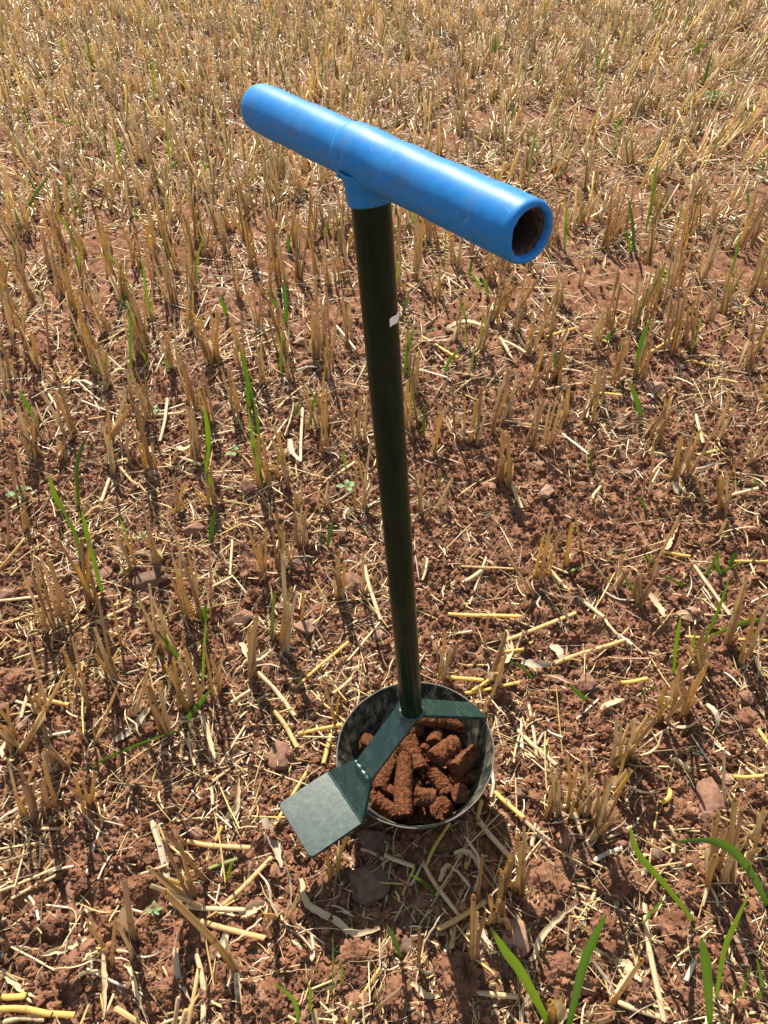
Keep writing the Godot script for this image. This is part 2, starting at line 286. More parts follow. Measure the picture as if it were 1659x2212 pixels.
func tex(s: int, freq: float, oct: int, g: Gradient = null, size := 512, kind := FastNoiseLite.TYPE_SIMPLEX_SMOOTH) -> NoiseTexture2D:
	var n := FastNoiseLite.new()
	noise(n, s, freq, oct, kind)
	var t := NoiseTexture2D.new()
	t.width = size
	t.height = size
	t.seamless = true
	t.noise = n
	if g:
		t.color_ramp = g
	return t


func relief(m: StandardMaterial3D, t: Texture2D, cm: float) -> void:
	m.heightmap_enabled = true
	m.heightmap_texture = t
	m.heightmap_scale = cm


func tri(m: StandardMaterial3D, scale: float, world := true) -> void:
	m.uv1_triplanar = true
	m.uv1_world_triplanar = world
	m.uv1_scale = Vector3.ONE * scale


func mat(called: String, c: Color, rough := 0.8) -> StandardMaterial3D:
	var m := StandardMaterial3D.new()
	m.resource_name = called
	m.albedo_color = c.linear_to_srgb()
	m.roughness = rough
	mats[called] = m
	return m


func height(x: float, z: float) -> float:
	var h := n_wide.get_noise_2d(x, z) * 0.012
	var c := n_clod.get_noise_2d(x, z)
	h += (absf(c) - 0.25) * 0.026
	var k := n_crumb.get_noise_2d(x, z)
	h += (absf(k) - 0.25) * 0.013
	h += n_fine.get_noise_2d(x, z) * 0.0026
	return h


func slope(x: float, z: float, e := 0.006) -> Vector3:
	return Vector3(height(x - e, z) - height(x + e, z), 2.0 * e, height(x, z - e) - height(x, z + e)).normalized()


func seen_at(p: Vector3) -> Vector3:      # where a point falls on a 1920 x 2560 picture, and how far away
	var q := cam.transform.affine_inverse() * p
	if q.z > -0.05:
		return Vector3(-9999, -9999, -1)
	var f := 1280.0 / tan(deg_to_rad(CAM_FOV / 2))
	return Vector3(960 - q.x / q.z * f, 1280 + q.y / q.z * f, -q.z)


# ------------------------------------------------------------------ shapes
func begin() -> SurfaceTool:
	var st := SurfaceTool.new()
	st.begin(Mesh.PRIMITIVE_TRIANGLES)
	return st


func done(st: SurfaceTool) -> ArrayMesh:
	st.index()
	st.generate_normals()
	return st.commit()


func quad(st: SurfaceTool, a: Vector3, b: Vector3, c: Vector3, d: Vector3) -> void:   # a b c d clockwise from outside
	st.add_vertex(a); st.add_vertex(b); st.add_vertex(c)
	st.add_vertex(a); st.add_vertex(c); st.add_vertex(d)


func quad_c(st: SurfaceTool, a: Vector3, b: Vector3, c: Vector3, d: Vector3, ca: Color, cb: Color, cc: Color, cd: Color) -> void:
	st.set_color(ca); st.add_vertex(a)
	st.set_color(cb); st.add_vertex(b)
	st.set_color(cc); st.add_vertex(c)
	st.set_color(ca); st.add_vertex(a)
	st.set_color(cc); st.add_vertex(c)
	st.set_color(cd); st.add_vertex(d)


# rings of points joined into a skin; each ring has the same count, closed round; clockwise seen from outside when rings go up
func skin(st: SurfaceTool, rings: Array, cols: Array = [], closed := true) -> void:
	for j in rings.size() - 1:
		var a: PackedVector3Array = rings[j]
		var b: PackedVector3Array = rings[j + 1]
		var n := a.size()
		for i in (n if closed else n - 1):
			var k := (i + 1) % n
			if cols.is_empty():
				quad(st, a[i], a[k], b[k], b[i])
			else:
				var ca: PackedColorArray = cols[j]
				var cb: PackedColorArray = cols[j + 1]
				quad_c(st, a[i], a[k], b[k], b[i], ca[i], ca[k], cb[k], cb[i])


func lathe(st: SurfaceTool, profile: Array, n: int, wobble: Callable = Callable_none()) -> void:
	var rings := []
	for p in profile:
		var ring := PackedVector3Array()
		for i in n:
			var t := TAU * i / n
			var v := Vector3(p.x * cos(t), p.y, p.x * sin(t))
			if wobble.is_valid():
				v = wobble.call(v)
			ring.append(v)
		rings.append(ring)
	skin(st, rings)


func none(v: Vector3) -> Vector3:
	return v


func Callable_none() -> Callable:
	return none


func tube_rings(path: Array, radii: Array, n: int) -> Array:
	var rings := []
	var last := Vector3(0.31, 0.2, 0.93)
	for j in path.size():
		var t: Vector3 = (path[mini(j + 1, path.size() - 1)] - path[maxi(j - 1, 0)]).normalized()
		var side := (last - t * last.dot(t)).normalized()
		last = side
		var other := side.cross(t)
		var ring := PackedVector3Array()
		for i in n:
			var a := TAU * i / n
			ring.append(path[j] + (side * cos(a) + other * sin(a)) * radii[j])
		rings.append(ring)
	return rings


# a hollow dry stalk, one unit tall and one unit in radius (scaled when it is placed)
func stalk_mesh(n: int, fine: bool, thick := false) -> ArrayMesh:
	var st := begin()
	var bend := Vector2(rr(-2.6, 2.6), rr(-2.6, 2.6))
	var bend2 := Vector2(rr(-1.0, 1.0), rr(-1.0, 1.0))
	var node_at := rr(0.22, 0.62)
	var hs: Array = [-0.14, 0.0, 0.1, node_at - 0.06, node_at - 0.02, node_at, node_at + 0.02, node_at + 0.06, 0.82, 0.93, 1.0]
	if not fine:
		hs = [-0.14, 0.0, node_at, 0.8, 1.0]
	var streak := PackedFloat32Array()
	for i in n:
		streak.append(rr(0.72, 1.12))
	var cut := rr(0.0, TAU)
	var cut_by := rr(0.0, 0.035)
	var rings := []
	var cols := []
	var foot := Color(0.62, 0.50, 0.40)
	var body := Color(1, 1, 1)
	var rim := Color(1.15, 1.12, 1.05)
	for h in hs:
		var t := clampf(h, 0.0, 1.0)
		var r := lerpf(1.12, 0.92, t)
		if absf(h - node_at) < 0.001:
			r *= 1.2
		elif h < 0.12:
			r *= 1.15
		var off: Vector2 = bend * t * t + bend2 * sin(t * PI * 1.5)
		var ring := PackedVector3Array()
		var col := PackedColorArray()
		for i in n:
			var a := TAU * i / n
			var y: float = h + (cut_by * cos(a - cut) if h > 0.99 else 0.0)
			var flat := 1.0 if not thick else 1.0 + 0.18 * cos(2 * a)
			ring.append(Vector3(off.x + r * flat * cos(a), y, off.y + r * flat * sin(a)))
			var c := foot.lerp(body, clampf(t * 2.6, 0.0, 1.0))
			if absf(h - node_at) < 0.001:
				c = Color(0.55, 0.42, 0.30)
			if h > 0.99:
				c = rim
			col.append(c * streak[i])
		rings.append(ring)
		cols.append(col)
	# the cut end: a lip, then the bore going down
	var tip: PackedVector3Array = rings[rings.size() - 1]
	var mid := Vector3.ZERO
	for p in tip:
		mid += p / n
	if fine:
		for step in [[0.66, 0.0], [0.62, 0.07]]:
			var ring := PackedVector3Array()
			var col := PackedColorArray()
			for p in tip:
				var q: Vector3 = mid + (p - mid) * Vector3(step[0], 1.0, step[0])
				q.y -= step[1]
				ring.append(q)
				col.append(Color(1.0, 0.95, 0.82) if step[1] == 0.0 else Color(0.5, 0.38, 0.24))
			rings.append(ring)
			cols.append(col)
	skin(st, rings, cols)
	var end: PackedVector3Array = rings[rings.size() - 1]
	var ec: PackedColorArray = cols[cols.size() - 1]
	var c0 := Vector3.ZERO
	for p in end:
		c0 += p / n
	for i in n:
		var k := (i + 1) % n
		st.set_color(ec[i] * 0.9); st.add_vertex(end[i])
		st.set_color(ec[k] * 0.9); st.add_vertex(end[k])
		st.set_color(ec[i] * 0.9); st.add_vertex(c0)
	return done(st)


# dead leaf sheath hugging the foot of a stalk; unit height, unit stalk radius
func sheath_mesh() -> ArrayMesh:
	var st := begin()
	var n := 6
	var wrap := rr(2.2, 4.2)
	var from := rr(0.0, TAU)
	var high := rr(0.35, 0.75)
	var flare := rr(0.3, 3.0)
	var rings := []
	var cols := []
	for j in 6:
		var t := j / 5.0
		var ring := PackedVector3Array()
		var col := PackedColorArray()
		for i in n:
			var u := i / float(n - 1)
			var a: float = from + (u - 0.5) * wrap * (1.0 - 0.5 * t)
			var r: float = 1.25 + 0.3 * t + flare * pow(t, 3.0) + 0.3 * rng.randf()
			var y: float = t * high * (1.0 - 0.25 * absf(u - 0.4) * t)
			ring.append(Vector3(r * cos(a), y - 0.05, r * sin(a)))
			var shade := rr(0.8, 1.15)
			col.append(Color(shade, shade * 0.97, shade * 0.92))
		rings.append(ring)
		cols.append(col)
	skin(st, rings, cols, false)
	return done(st)


# a strip along a path; wide(t) gives its half width, fold its crease
func ribbon(st: SurfaceTool, path: Array, half: Array, up: Vector3, fold := 0.25, twist := 0.0, col := Color.WHITE, jitter := 0.1, vary := Color.WHITE, veins := false) -> void:
	var rings := []
	var cols := []
	for j in path.size():
		var t: Vector3 = (path[mini(j + 1, path.size() - 1)] - path[maxi(j - 1, 0)]).normalized()
		var side := t.cross(up)
		if side.length() < 0.05:
			side = t.cross(Vector3(0.3, 0.1, 0.9))
		side = side.normalized()
		if twist != 0.0:
			side = side.rotated(t, twist * j / float(path.size() - 1))
		var nor := side.cross(t)
		var w: float = half[j]
		var across := [-1.0, -0.72, -0.45, -0.2, 0.0, 0.2, 0.45, 0.72, 1.0] if veins else [-1.0, -0.45, 0.0, 0.45, 1.0]
		var ring := PackedVector3Array()
		for q in across:
			ring.append(path[j] + side * w * q + nor * w * fold * q * q)
		rings.append(ring)
		var c: Color = col.lerp(vary, j / float(path.size() - 1)) if vary != Color.WHITE else col
		var k := 1.0 + rr(-jitter, jitter)
		var cs := PackedColorArray()
		for q in across.size():
			var s: float = [1.0, 0.80, 1.08, 0.84, 1.25, 0.86, 1.05, 0.78, 0.98][q] if veins else [1.0, 0.93, 1.06, 0.95, 1.0][q]
			cs.append(c * (k * s))
		cols.append(cs)
	skin(st, rings, cols, false)


func curl_path(length: float, bend: float, kink: float, segs: int, lift: float) -> Array:
	var p := Vector3.ZERO
	var yaw := rr(-0.4, 0.4)
	var pitch := lift
	var out := [p]
	var dy := rr(-bend, bend)
	var dp := rr(-bend, bend) * 0.6
	for j in segs:
		yaw += dy / segs + rr(-kink, kink)
		pitch += dp / segs + rr(-kink, kink) * 0.6
		pitch = clampf(pitch, -0.7, 0.9)
		p += Vector3(cos(yaw) * cos(pitch), sin(pitch), sin(yaw) * cos(pitch)) * (length / segs)
		out.append(p)
	return out


func shred_mesh(length: float, width: float, bend: float, kink: float, segs := 8) -> ArrayMesh:
	var st := begin()
	var path := curl_path(length, bend, kink, segs, 0.15)
	var half := []
	for j in segs + 1:
		var t := j / float(segs)
		half.append(width * 0.5 * (0.35 + 0.65 * sin(PI * clampf(0.12 + t * 0.8, 0, 1))) * rr(0.8, 1.15))
	half[segs] = width * 0.06
	ribbon(st, path, half, Vector3.UP, rr(-0.5, 0.6), rr(-2.0, 2.0), Color.WHITE, 0.12)
	return done(st)


func fibre_mesh(length: float, r: float, bend: float) -> ArrayMesh:
	var st := begin()
	var path := curl_path(length, bend, 0.18, 9, 0.1)
	var radii := []
	for j in path.size():
		radii.append(r * (1.0 - 0.6 * j / path.size()))
	skin(st, tube_rings(path, radii, 3))
	return done(st)


# a cut piece of straw lying along x, one metre long and one metre in radius until it is scaled
func straw_mesh(n: int, squash: float, bow: float) -> ArrayMesh:
	var st := begin()
	var rings := []
	var cols := []
	var streak := PackedFloat32Array()
	for i in n:
		streak.append(rr(0.78, 1.12))
	var node_at := rr(0.2, 0.8)
	var xs := [0.0, 0.02, node_at * 0.5, node_at - 0.025, node_at, node_at + 0.025, (1 + node_at) * 0.5, 0.98, 1.0]
	for x in xs:
		var r := 1.0
		var dark := 1.0
		if absf(x - node_at) < 0.001:
			r = 1.22
			dark = 0.62
		elif x < 0.01 or x > 0.99:
			r = 0.95
			dark = 1.1
		var ring := PackedVector3Array()
		var col := PackedColorArray()
		for i in n:
			var a := -TAU * i / n
			ring.append(Vector3(x - 0.5 + (rr(-0.012, 0.012) if x < 0.01 or x > 0.99 else 0.0), r * squash * sin(a) + bow * sin(x * PI), r * cos(a) + bow * 0.7 * sin(x * PI * 1.3)))
			col.append(Color(1, 1, 1) * (streak[i] * dark))
		rings.append(ring)
		cols.append(col)
	for end in [1, 0]:
		var ring := PackedVector3Array()
		var col := PackedColorArray()
		var tip: PackedVector3Array = rings[rings.size() - 1] if end == 1 else rings[0]
		var mid := Vector3.ZERO
		for p in tip:
			mid += p / n
		for p in tip:
			ring.append(mid + (p - mid) * Vector3(1, 0.55, 0.6) - Vector3(0.03 if end == 1 else -0.03, 0, 0))
			col.append(Color(0.4, 0.3, 0.2))
		if end == 1:
			rings.append(ring); cols.append(col)
		else:
			rings.push_front(ring); cols.push_front(col)
	skin(st, rings, cols)
	return done(st)


func husk_mesh(gape: float) -> ArrayMesh:
	var st := begin()
	var rings := []
	var cols := []
	for j in 7:
		var t := j / 6.0
		var w := pow(sin(PI * pow(t, 0.8)), 0.9) * (1.0 - 0.25 * t) + 0.02
		var ring := PackedVector3Array()
		var col := PackedColorArray()
		for i in 6:
			var a := -TAU * i / 6
			var open := gape * t * t * (1.0 if i < 3 else -1.0)
			ring.append(Vector3(t - 0.5, w * 0.12 * sin(a) + open * 0.2, w * 0.17 * cos(a)))
			col.append(Color(1, 1, 1) * rr(0.75, 1.12))
		rings.append(ring)
		cols.append(col)
	skin(st, rings, cols)
	return done(st)


# an uneven lump: a ball pushed about by noise and flattened by chance planes
func lump_mesh(nu: int, nv: int, rough: float, freq: float, cuts: int, offset: Vector3, fine_rough := 0.0, flat := false) -> ArrayMesh:
	var planes := []
	for k in cuts:
		var d := Vector3(rr(-1, 1), rr(-1, 1), rr(-1, 1)).normalized()
		planes.append([d, rr(0.50, 0.82)])
	var st := begin()
	var rings := []
	for j in nv + 1:
		var v := -PI / 2 + PI * j / nv
		var ring := PackedVector3Array()
		for i in nu:
			var u := TAU * i / nu
			var d := Vector3(cos(v) * cos(u), sin(v), cos(v) * sin(u))
			if j == 0 or j == nv:
				d = Vector3(0, signf(v), 0)
			var p := d
			for c in planes:
				var over: float = p.dot(c[0]) - c[1]
				if over > 0:
					p -= c[0] * over * 0.97
			var q: Vector3 = d * freq + offset
			p *= 1.0 + rough * n_solid.get_noise_3dv(q) + fine_rough * n_solid.get_noise_3dv(q * 3.7) + fine_rough * 0.7 * n_solid.get_noise_3dv(q * 8.1) + fine_rough * 0.4 * n_solid.get_noise_3dv(q * 17.0)
			ring.append(p)
		rings.append(ring)
	if flat:
		st.set_smooth_group(-1)
	skin(st, rings)
	return done(st)


# a core of soil: a rough round bar along y, one unit of radius; LONG in radii
func core_mesh(long: float, offset: Vector3, crumble: float) -> ArrayMesh:
	var st := begin()
	var rings := []
	var nj := int(clampf(long * 11.0, 18, 70))
	var n := 44
	var crack := [rr(0.2, 0.45), rr(0.55, 0.85)]
	var taper := rr(-0.12, 0.2)
	var bend := rr(-0.18, 0.18)
	var faces := []
	for f in 3:
		faces.append([Vector3(rr(-1, 1), rr(-0.05, 0.05), rr(-1, 1)).normalized(), rr(0.80, 0.98)])
	for f in 2:
		faces.append([Vector3(rr(-0.3, 0.3), 1.0 if f else -1.0, rr(-0.3, 0.3)).normalized(), long / 2 * rr(0.84, 0.98)])
	for j in nj + 5:
		var ring := PackedVector3Array()
		var y: float
		var r := 1.0
		if j < 3:
			y = -long / 2 + [0.0, -0.01, 0.03][j]
			r = [0.02, 0.55, 0.86][j]
		elif j > nj + 1:
			y = long / 2 + [-0.03, 0.04, 0.0][j - nj - 2]
			r = [0.9, 0.55, 0.02][j - nj - 2]
		else:
			y = -long / 2 + long * (j - 2.0) / nj
		var t := y / long + 0.5
		for c in crack:
			r *= 1.0 - 0.08 * exp(-pow((t - c) * 22.0, 2.0))
		for i in n:
			var a := TAU * i / n
			var d := Vector3(r * cos(a), y, r * sin(a))
			var q := d * 1.4 + offset
			var k := 1.0 + 0.07 * n_solid.get_noise_3dv(q) + crumble * 0.22 * n_solid.get_noise_3dv(q * 2.2) + 0.07 * n_solid.get_noise_3dv(q * 5.0) + 0.07 * n_solid.get_noise_3dv(q * 12.0)
			var v := Vector3(r * k * cos(a), y + (0.34 * n_solid.get_noise_3dv(q * 2.0 + Vector3(7, 3, 1)) if absf(t - 0.5) > 0.42 else 0.0), r * k * sin(a))
			v *= Vector3(1.0 - taper * t, 1.0, 1.0 - taper * t)
			for c in faces:
				var over: float = v.dot(c[0]) - c[1]
				if over > 0:
					v -= c[0] * over * 0.85
			v.x += bend * (t - 0.5) * (t - 0.5) * 4.0
			ring.append(v)
		rings.append(ring)
	skin(st, rings)
	return done(st)


func along(a: Vector3, b: Vector3) -> Basis:        # y runs from a to b
	var y := (b - a).normalized()
	var x := y.cross(Vector3(0.2, 0.15, 1.0)).normalized()
	return Basis(x, y, x.cross(y))


# ------------------------------------------------------------------ materials
func make_materials() -> void:
	var grain := tex(11, 0.02, 5)
	var speck := tex(12, 0.055, 4)
	var soil_tint := tex(13, 0.012, 5, ramp([Color(0.088, 0.041, 0.025), Color(0.170, 0.084, 0.052), Color(0.265, 0.148, 0.095)], [0.2, 0.5, 0.85]))
	var m := mat("soil", Color(1.2, 1.2, 1.2), 0.95)
	m.albedo_color = Color.WHITE
	m.albedo_texture = soil_tint
	m.metallic_specular = 0.15
	relief(m, speck, 0.35)
	tri(m, 3.2)
	m = mat("crumb", Color.WHITE, 0.95)
	m.albedo_texture = soil_tint
	m.metallic_specular = 0.15
	m.vertex_color_use_as_albedo = true
	relief(m, speck, 0.1)
	tri(m, 9.0)
	var core_tint := tex(14, 0.02, 5, ramp([Color(0.058, 0.021, 0.010), Color(0.116, 0.044, 0.021), Color(0.19, 0.080, 0.040)], [0.2, 0.5, 0.85]))
	m = mat("core", Color.WHITE, 0.95)
	m.albedo_texture = core_tint
	m.metallic_specular = 0.2
	relief(m, speck, 0.2)
	tri(m, 12.0)
	m = mat("core_crumb", Color.WHITE, 0.95)
	m.albedo_texture = core_tint
	m.vertex_color_use_as_albedo = true
	m.metallic_specular = 0.2
	tri(m, 12.0)
	for k in 3:
		var base: Color = [Color(0.20, 0.108, 0.074), Color(0.135, 0.084, 0.060), Color(0.27, 0.165, 0.112)][k]
		m = mat("stone_%d" % k, Color.WHITE, 0.85)
		m.albedo_texture = tex(20 + k, 0.015, 5, ramp([base * 0.72, base, base * 1.25], [0.2, 0.5, 0.85]))
		m.metallic_specular = 0.3
		relief(m, grain, 0.16)
		tri(m, 7.0)
	# dry straw, from fresh yellow to grey and weathered
	var straws := {"straw_tan": Color(0.70, 0.485, 0.215), "straw_gold": Color(0.77, 0.545, 0.16), "straw_pale": Color(0.74, 0.59, 0.36), "straw_brown": Color(0.44, 0.285, 0.145), "straw_white": Color(0.79, 0.72, 0.58), "straw_green": Color(0.34, 0.37, 0.10), "straw_pink": Color(0.59, 0.40, 0.255), "leaf_dry": Color(0.65, 0.51, 0.31), "leaf_grey": Color(0.50, 0.42, 0.31)}
	var fibre := tex(31, 0.03, 3)
	for k in straws:
		m = mat(k, straws[k], 0.36 if k.begins_with("straw") else 0.5)
		m.vertex_color_use_as_albedo = true
		m.metallic_specular = 0.55
		m.backlight_enabled = true
		m.backlight = Color(0.9, 0.9, 0.9) if k.begins_with("straw") else Color(0.8, 0.8, 0.8)
		relief(m, fibre, 0.03)
		m.uv1_triplanar = true
		m.uv1_scale = Vector3(160, 18, 160)
	m = mat("litter", Color.WHITE, 0.38)
	m.metallic_specular = 0.55
	m.vertex_color_use_as_albedo = true
	m.backlight_enabled = true
	m.backlight = Color(0.7, 0.7, 0.7)
	for k in 3:
		m = mat("green_%d" % k, [Color(0.072, 0.150, 0.030), Color(0.13, 0.21, 0.03), Color(0.036, 0.085, 0.034)][k], 0.45)
		m.vertex_color_use_as_albedo = true
		m.backlight_enabled = true
		m.backlight = Color(0.85, 0.9, 0.30)
	m = mat("weed", Color(0.10, 0.20, 0.075), 0.6)
	m.backlight_enabled = true
	m.backlight = Color(0.6, 0.7, 0.4)
	# the tool
	m = mat("blue", Color.WHITE, 0.48)
	m.albedo_texture = scuffed()
	m.metallic_specular = 0.3
	relief(m, tex(42, 0.02, 5), 0.012)
	tri(m, 7.0, false)
	m = mat("rust", Color.WHITE, 0.9)
	m.albedo_texture = tex(43, 0.03, 5, ramp([Color(0.012, 0.007, 0.005), Color(0.035, 0.017, 0.010), Color(0.11, 0.055, 0.03)], [0.2, 0.55, 0.9]))
	tri(m, 12.0, false)
	m = mat("green_paint", Color.WHITE, 0.31)
	m.albedo_texture = scratched(Color(0.007, 0.031, 0.029), 110, 0.4)
	m.roughness_texture = tex(45, 0.02, 4, ramp([Color(0.85, 0.85, 0.85), Color(1, 1, 1)], [0.3, 0.7]))
	m.metallic_specular = 0.5
	relief(m, grain, 0.004)
	tri(m, 8.0, false)
	m = mat("pole_paint", Color.WHITE, 0.16)
	m.albedo_texture = scratched(Color(0.004, 0.013, 0.0075), 8, 0.06)
	m.metallic_specular = 0.27
	relief(m, grain, 0.001)
	tri(m, 6.0, false)
	m = mat("pot_paint", Color.WHITE, 0.6)
	m.metallic_specular = 0.25
	m.albedo_texture = smeared()
	m.uv1_triplanar = true
	m.uv1_scale = Vector3(7, 7, 7)
	relief(m, grain, 0.01)
	m = mat("bare_steel", Color(0.10, 0.092, 0.085), 0.6)
	m.metallic = 0.3
	m = mat("sticker", Color(0.78, 0.78, 0.76), 0.5)


func scuffed() -> ImageTexture:      # blue dipped plastic with soil smears, dents and short dark scuffs
	var n := FastNoiseLite.new()
	noise(n, 41, 0.010, 5)
	var im := Image.create(512, 512, false, Image.FORMAT_RGB8)
	var base := Color(0.013, 0.178, 0.495)
	for y in 512:
		for x in 512:
			var k := n.get_noise_2d(x, y * 0.6)
			var c := base * (1.0 + 0.16 * n.get_noise_2d(x * 2.3 + 900, y * 2.3) + 0.07 * n.get_noise_2d(x * 14.0, y * 14.0))
			c = c.lerp(Color(0.10, 0.13, 0.17), clampf((k - 0.10) * 2.6, 0.0, 0.72) * (0.55 + 0.45 * n.get_noise_2d(x * 9.0, y * 9.0)))
			im.set_pixel(x, y, c.linear_to_srgb())
	for k in 75:
		var p := Vector2(rr(0, 512), rr(0, 512))
		var d := Vector2.RIGHT.rotated(rr(0, TAU))
		var c := (Color(0.02, 0.07, 0.18) if k % 3 else Color(0.16, 0.30, 0.52))
		for q in int(rr(4, 26)):
			p += d
			d = d.rotated(rr(-0.12, 0.12))
			for w in (2 if k < 30 else 4):
				var x := posmod(int(p.x) + w, 512)
				var y := posmod(int(p.y), 512)
				im.set_pixel(x, y, im.get_pixel(x, y).lerp(c.linear_to_srgb(), 0.6))
	return ImageTexture.create_from_image(im)


func smeared() -> ImageTexture:      # the pot's dark paint, rubbed over with dried mud
	var n := FastNoiseLite.new()
	noise(n, 47, 0.010, 5)
	var im := Image.create(512, 512, false, Image.FORMAT_RGB8)
	for y in 512:
		for x in 512:
			var wide := n.get_noise_2d(x, y)
			var streak := n.get_noise_2d(x * 5.0 + y * 1.5 + 700.0, y * 1.4)
			var grit := n.get_noise_2d(x * 16.0, y * 16.0 + 300.0)
			var k := smoothstep(-0.12, 0.5, wide + 0.55 * streak + 0.25 * grit)
			im.set_pixel(x, y, Color(0.012, 0.018, 0.016).lerp(Color(0.21, 0.175, 0.12), k * 0.9).linear_to_srgb())
	return ImageTexture.create_from_image(im)


func scratched(base: Color, marks: int, film: float) -> ImageTexture:      # dark green paint with fine scratches, chips and a film of dust
	var n := FastNoiseLite.new()
	noise(n, 44, 0.012, 5)
	var im := Image.create(512, 512, false, Image.FORMAT_RGB8)
	for y in 512:
		for x in 512:
			var k := clampf(n.get_noise_2d(x, y) * 1.6 + n.get_noise_2d(x * 6.0, y * 6.0) * 0.35, -1.0, 1.0)
			im.set_pixel(x, y, (base * (1.0 + 0.22 * k) + Color(0.05, 0.048, 0.034) * film * maxf(0.0, k - 0.25)).linear_to_srgb())
	for k in marks:
		var p := Vector2(rr(0, 512), rr(0, 512))
		var a := rr(0, TAU)
		var d := Vector2(cos(a), sin(a))
		var c := base.lerp(Color(0.30, 0.32, 0.29), rr(0.08, 0.55)).linear_to_srgb()
		for q in int(rr(1, 4) if k % 2 == 0 else rr(12, 70)):
			p += d
			d = d.rotated(rr(-0.03, 0.03))
			im.set_pixel(posmod(int(p.x), 512), posmod(int(p.y), 512), c)
			if k % 3 == 0:
				im.set_pixel(posmod(int(p.x) + 1, 512), posmod(int(p.y), 512), c)
	return ImageTexture.create_from_image(im)


# ------------------------------------------------------------------ setting
func graded(near0: float, near1: float, step: float, lo: float, hi: float, grow: float) -> PackedFloat32Array:
	var up := PackedFloat32Array()
	var x := near0
	while x < near1:
		up.append(x)
		x += step
	var s := step
	while x < hi:
		up.append(x)
		s *= grow
		x += s
	up.append(hi)
	var down := PackedFloat32Array()
	x = near0
	s = step
	while true:
		s *= grow
		x -= s
		if x <= lo:
			break
		down.append(x)
	down.append(lo)
	down.reverse()
	down.append_array(up)
	return down


func make_ground() -> void:
	var xs := graded(-0.8, 0.8, 0.0062, -60.0, 60.0, 1.035)
	var zs := graded(-1.0, 0.5, 0.0062, -75.0, 12.0, 1.022)
	var nx := xs.size()
	var nz := zs.size()
	var v := PackedVector3Array()
	v.resize(nx * nz)
	for j in nz:
		var z := zs[j]
		for i in nx:
			v[j * nx + i] = Vector3(xs[i], height(xs[i], z), z)
	var nor := PackedVector3Array()
	nor.resize(nx * nz)
	for j in nz:
		var j0 := maxi(j - 1, 0) * nx
		var j1 := mini(j + 1, nz - 1) * nx
		for i in nx:
			var dx := v[j * nx + mini(i + 1, nx - 1)] - v[j * nx + maxi(i - 1, 0)]
			var dz := v[j1 + i] - v[j0 + i]
			nor[j * nx + i] = dz.cross(dx).normalized()
	var idx := PackedInt32Array()
	idx.resize((nx - 1) * (nz - 1) * 6)
	var w := 0
	for j in nz - 1:
		for i in nx - 1:
			var a := j * nx + i
			idx[w] = a; idx[w + 1] = a + 1; idx[w + 2] = a + nx
			idx[w + 3] = a + 1; idx[w + 4] = a + nx + 1; idx[w + 5] = a + nx
			w += 6
	var arr := []
	arr.resize(Mesh.ARRAY_MAX)
	arr[Mesh.ARRAY_VERTEX] = v
	arr[Mesh.ARRAY_NORMAL] = nor
	arr[Mesh.ARRAY_INDEX] = idx
	var m := ArrayMesh.new()
	m.add_surface_from_arrays(Mesh.PRIMITIVE_TRIANGLES, arr)
	tag(top("ground", m, mats.soil), "bare crumbly red soil of the stubble field", "", "", "structure")


func field_point(k: int) -> Vector2:      # a chance point of the field; near ones are likelier
	var z: float
	var x: float
	if k == 0:
		z = 0.75 - 2.45 * rng.randf()
		while z < -0.9 and rng.randf() < (-0.9 - z) / 0.8:
			z = 0.75 - 2.45 * rng.randf()
		x = rr(-1.0, 1.0) * (0.85 + maxf(0.0, -z) * 0.45)
	elif k == 1:
		z = -0.9 - 7.4 * rng.randf()
		while rng.randf() > clampf((-0.9 - z) / 0.8, 0.0, 1.0) * (0.9 - z * 0.3) / 3.4:
			z = -0.9 - 7.4 * rng.randf()
		x = rr(-1.0, 1.0) * (1.2 - z * 0.6)
	else:
		z = -7.0 - 30.0 * pow(rng.randf(), 1.5)
		x = rr(-1.0, 1.0) * (3.0 - z * 0.7)
	return Vector2(x, z)


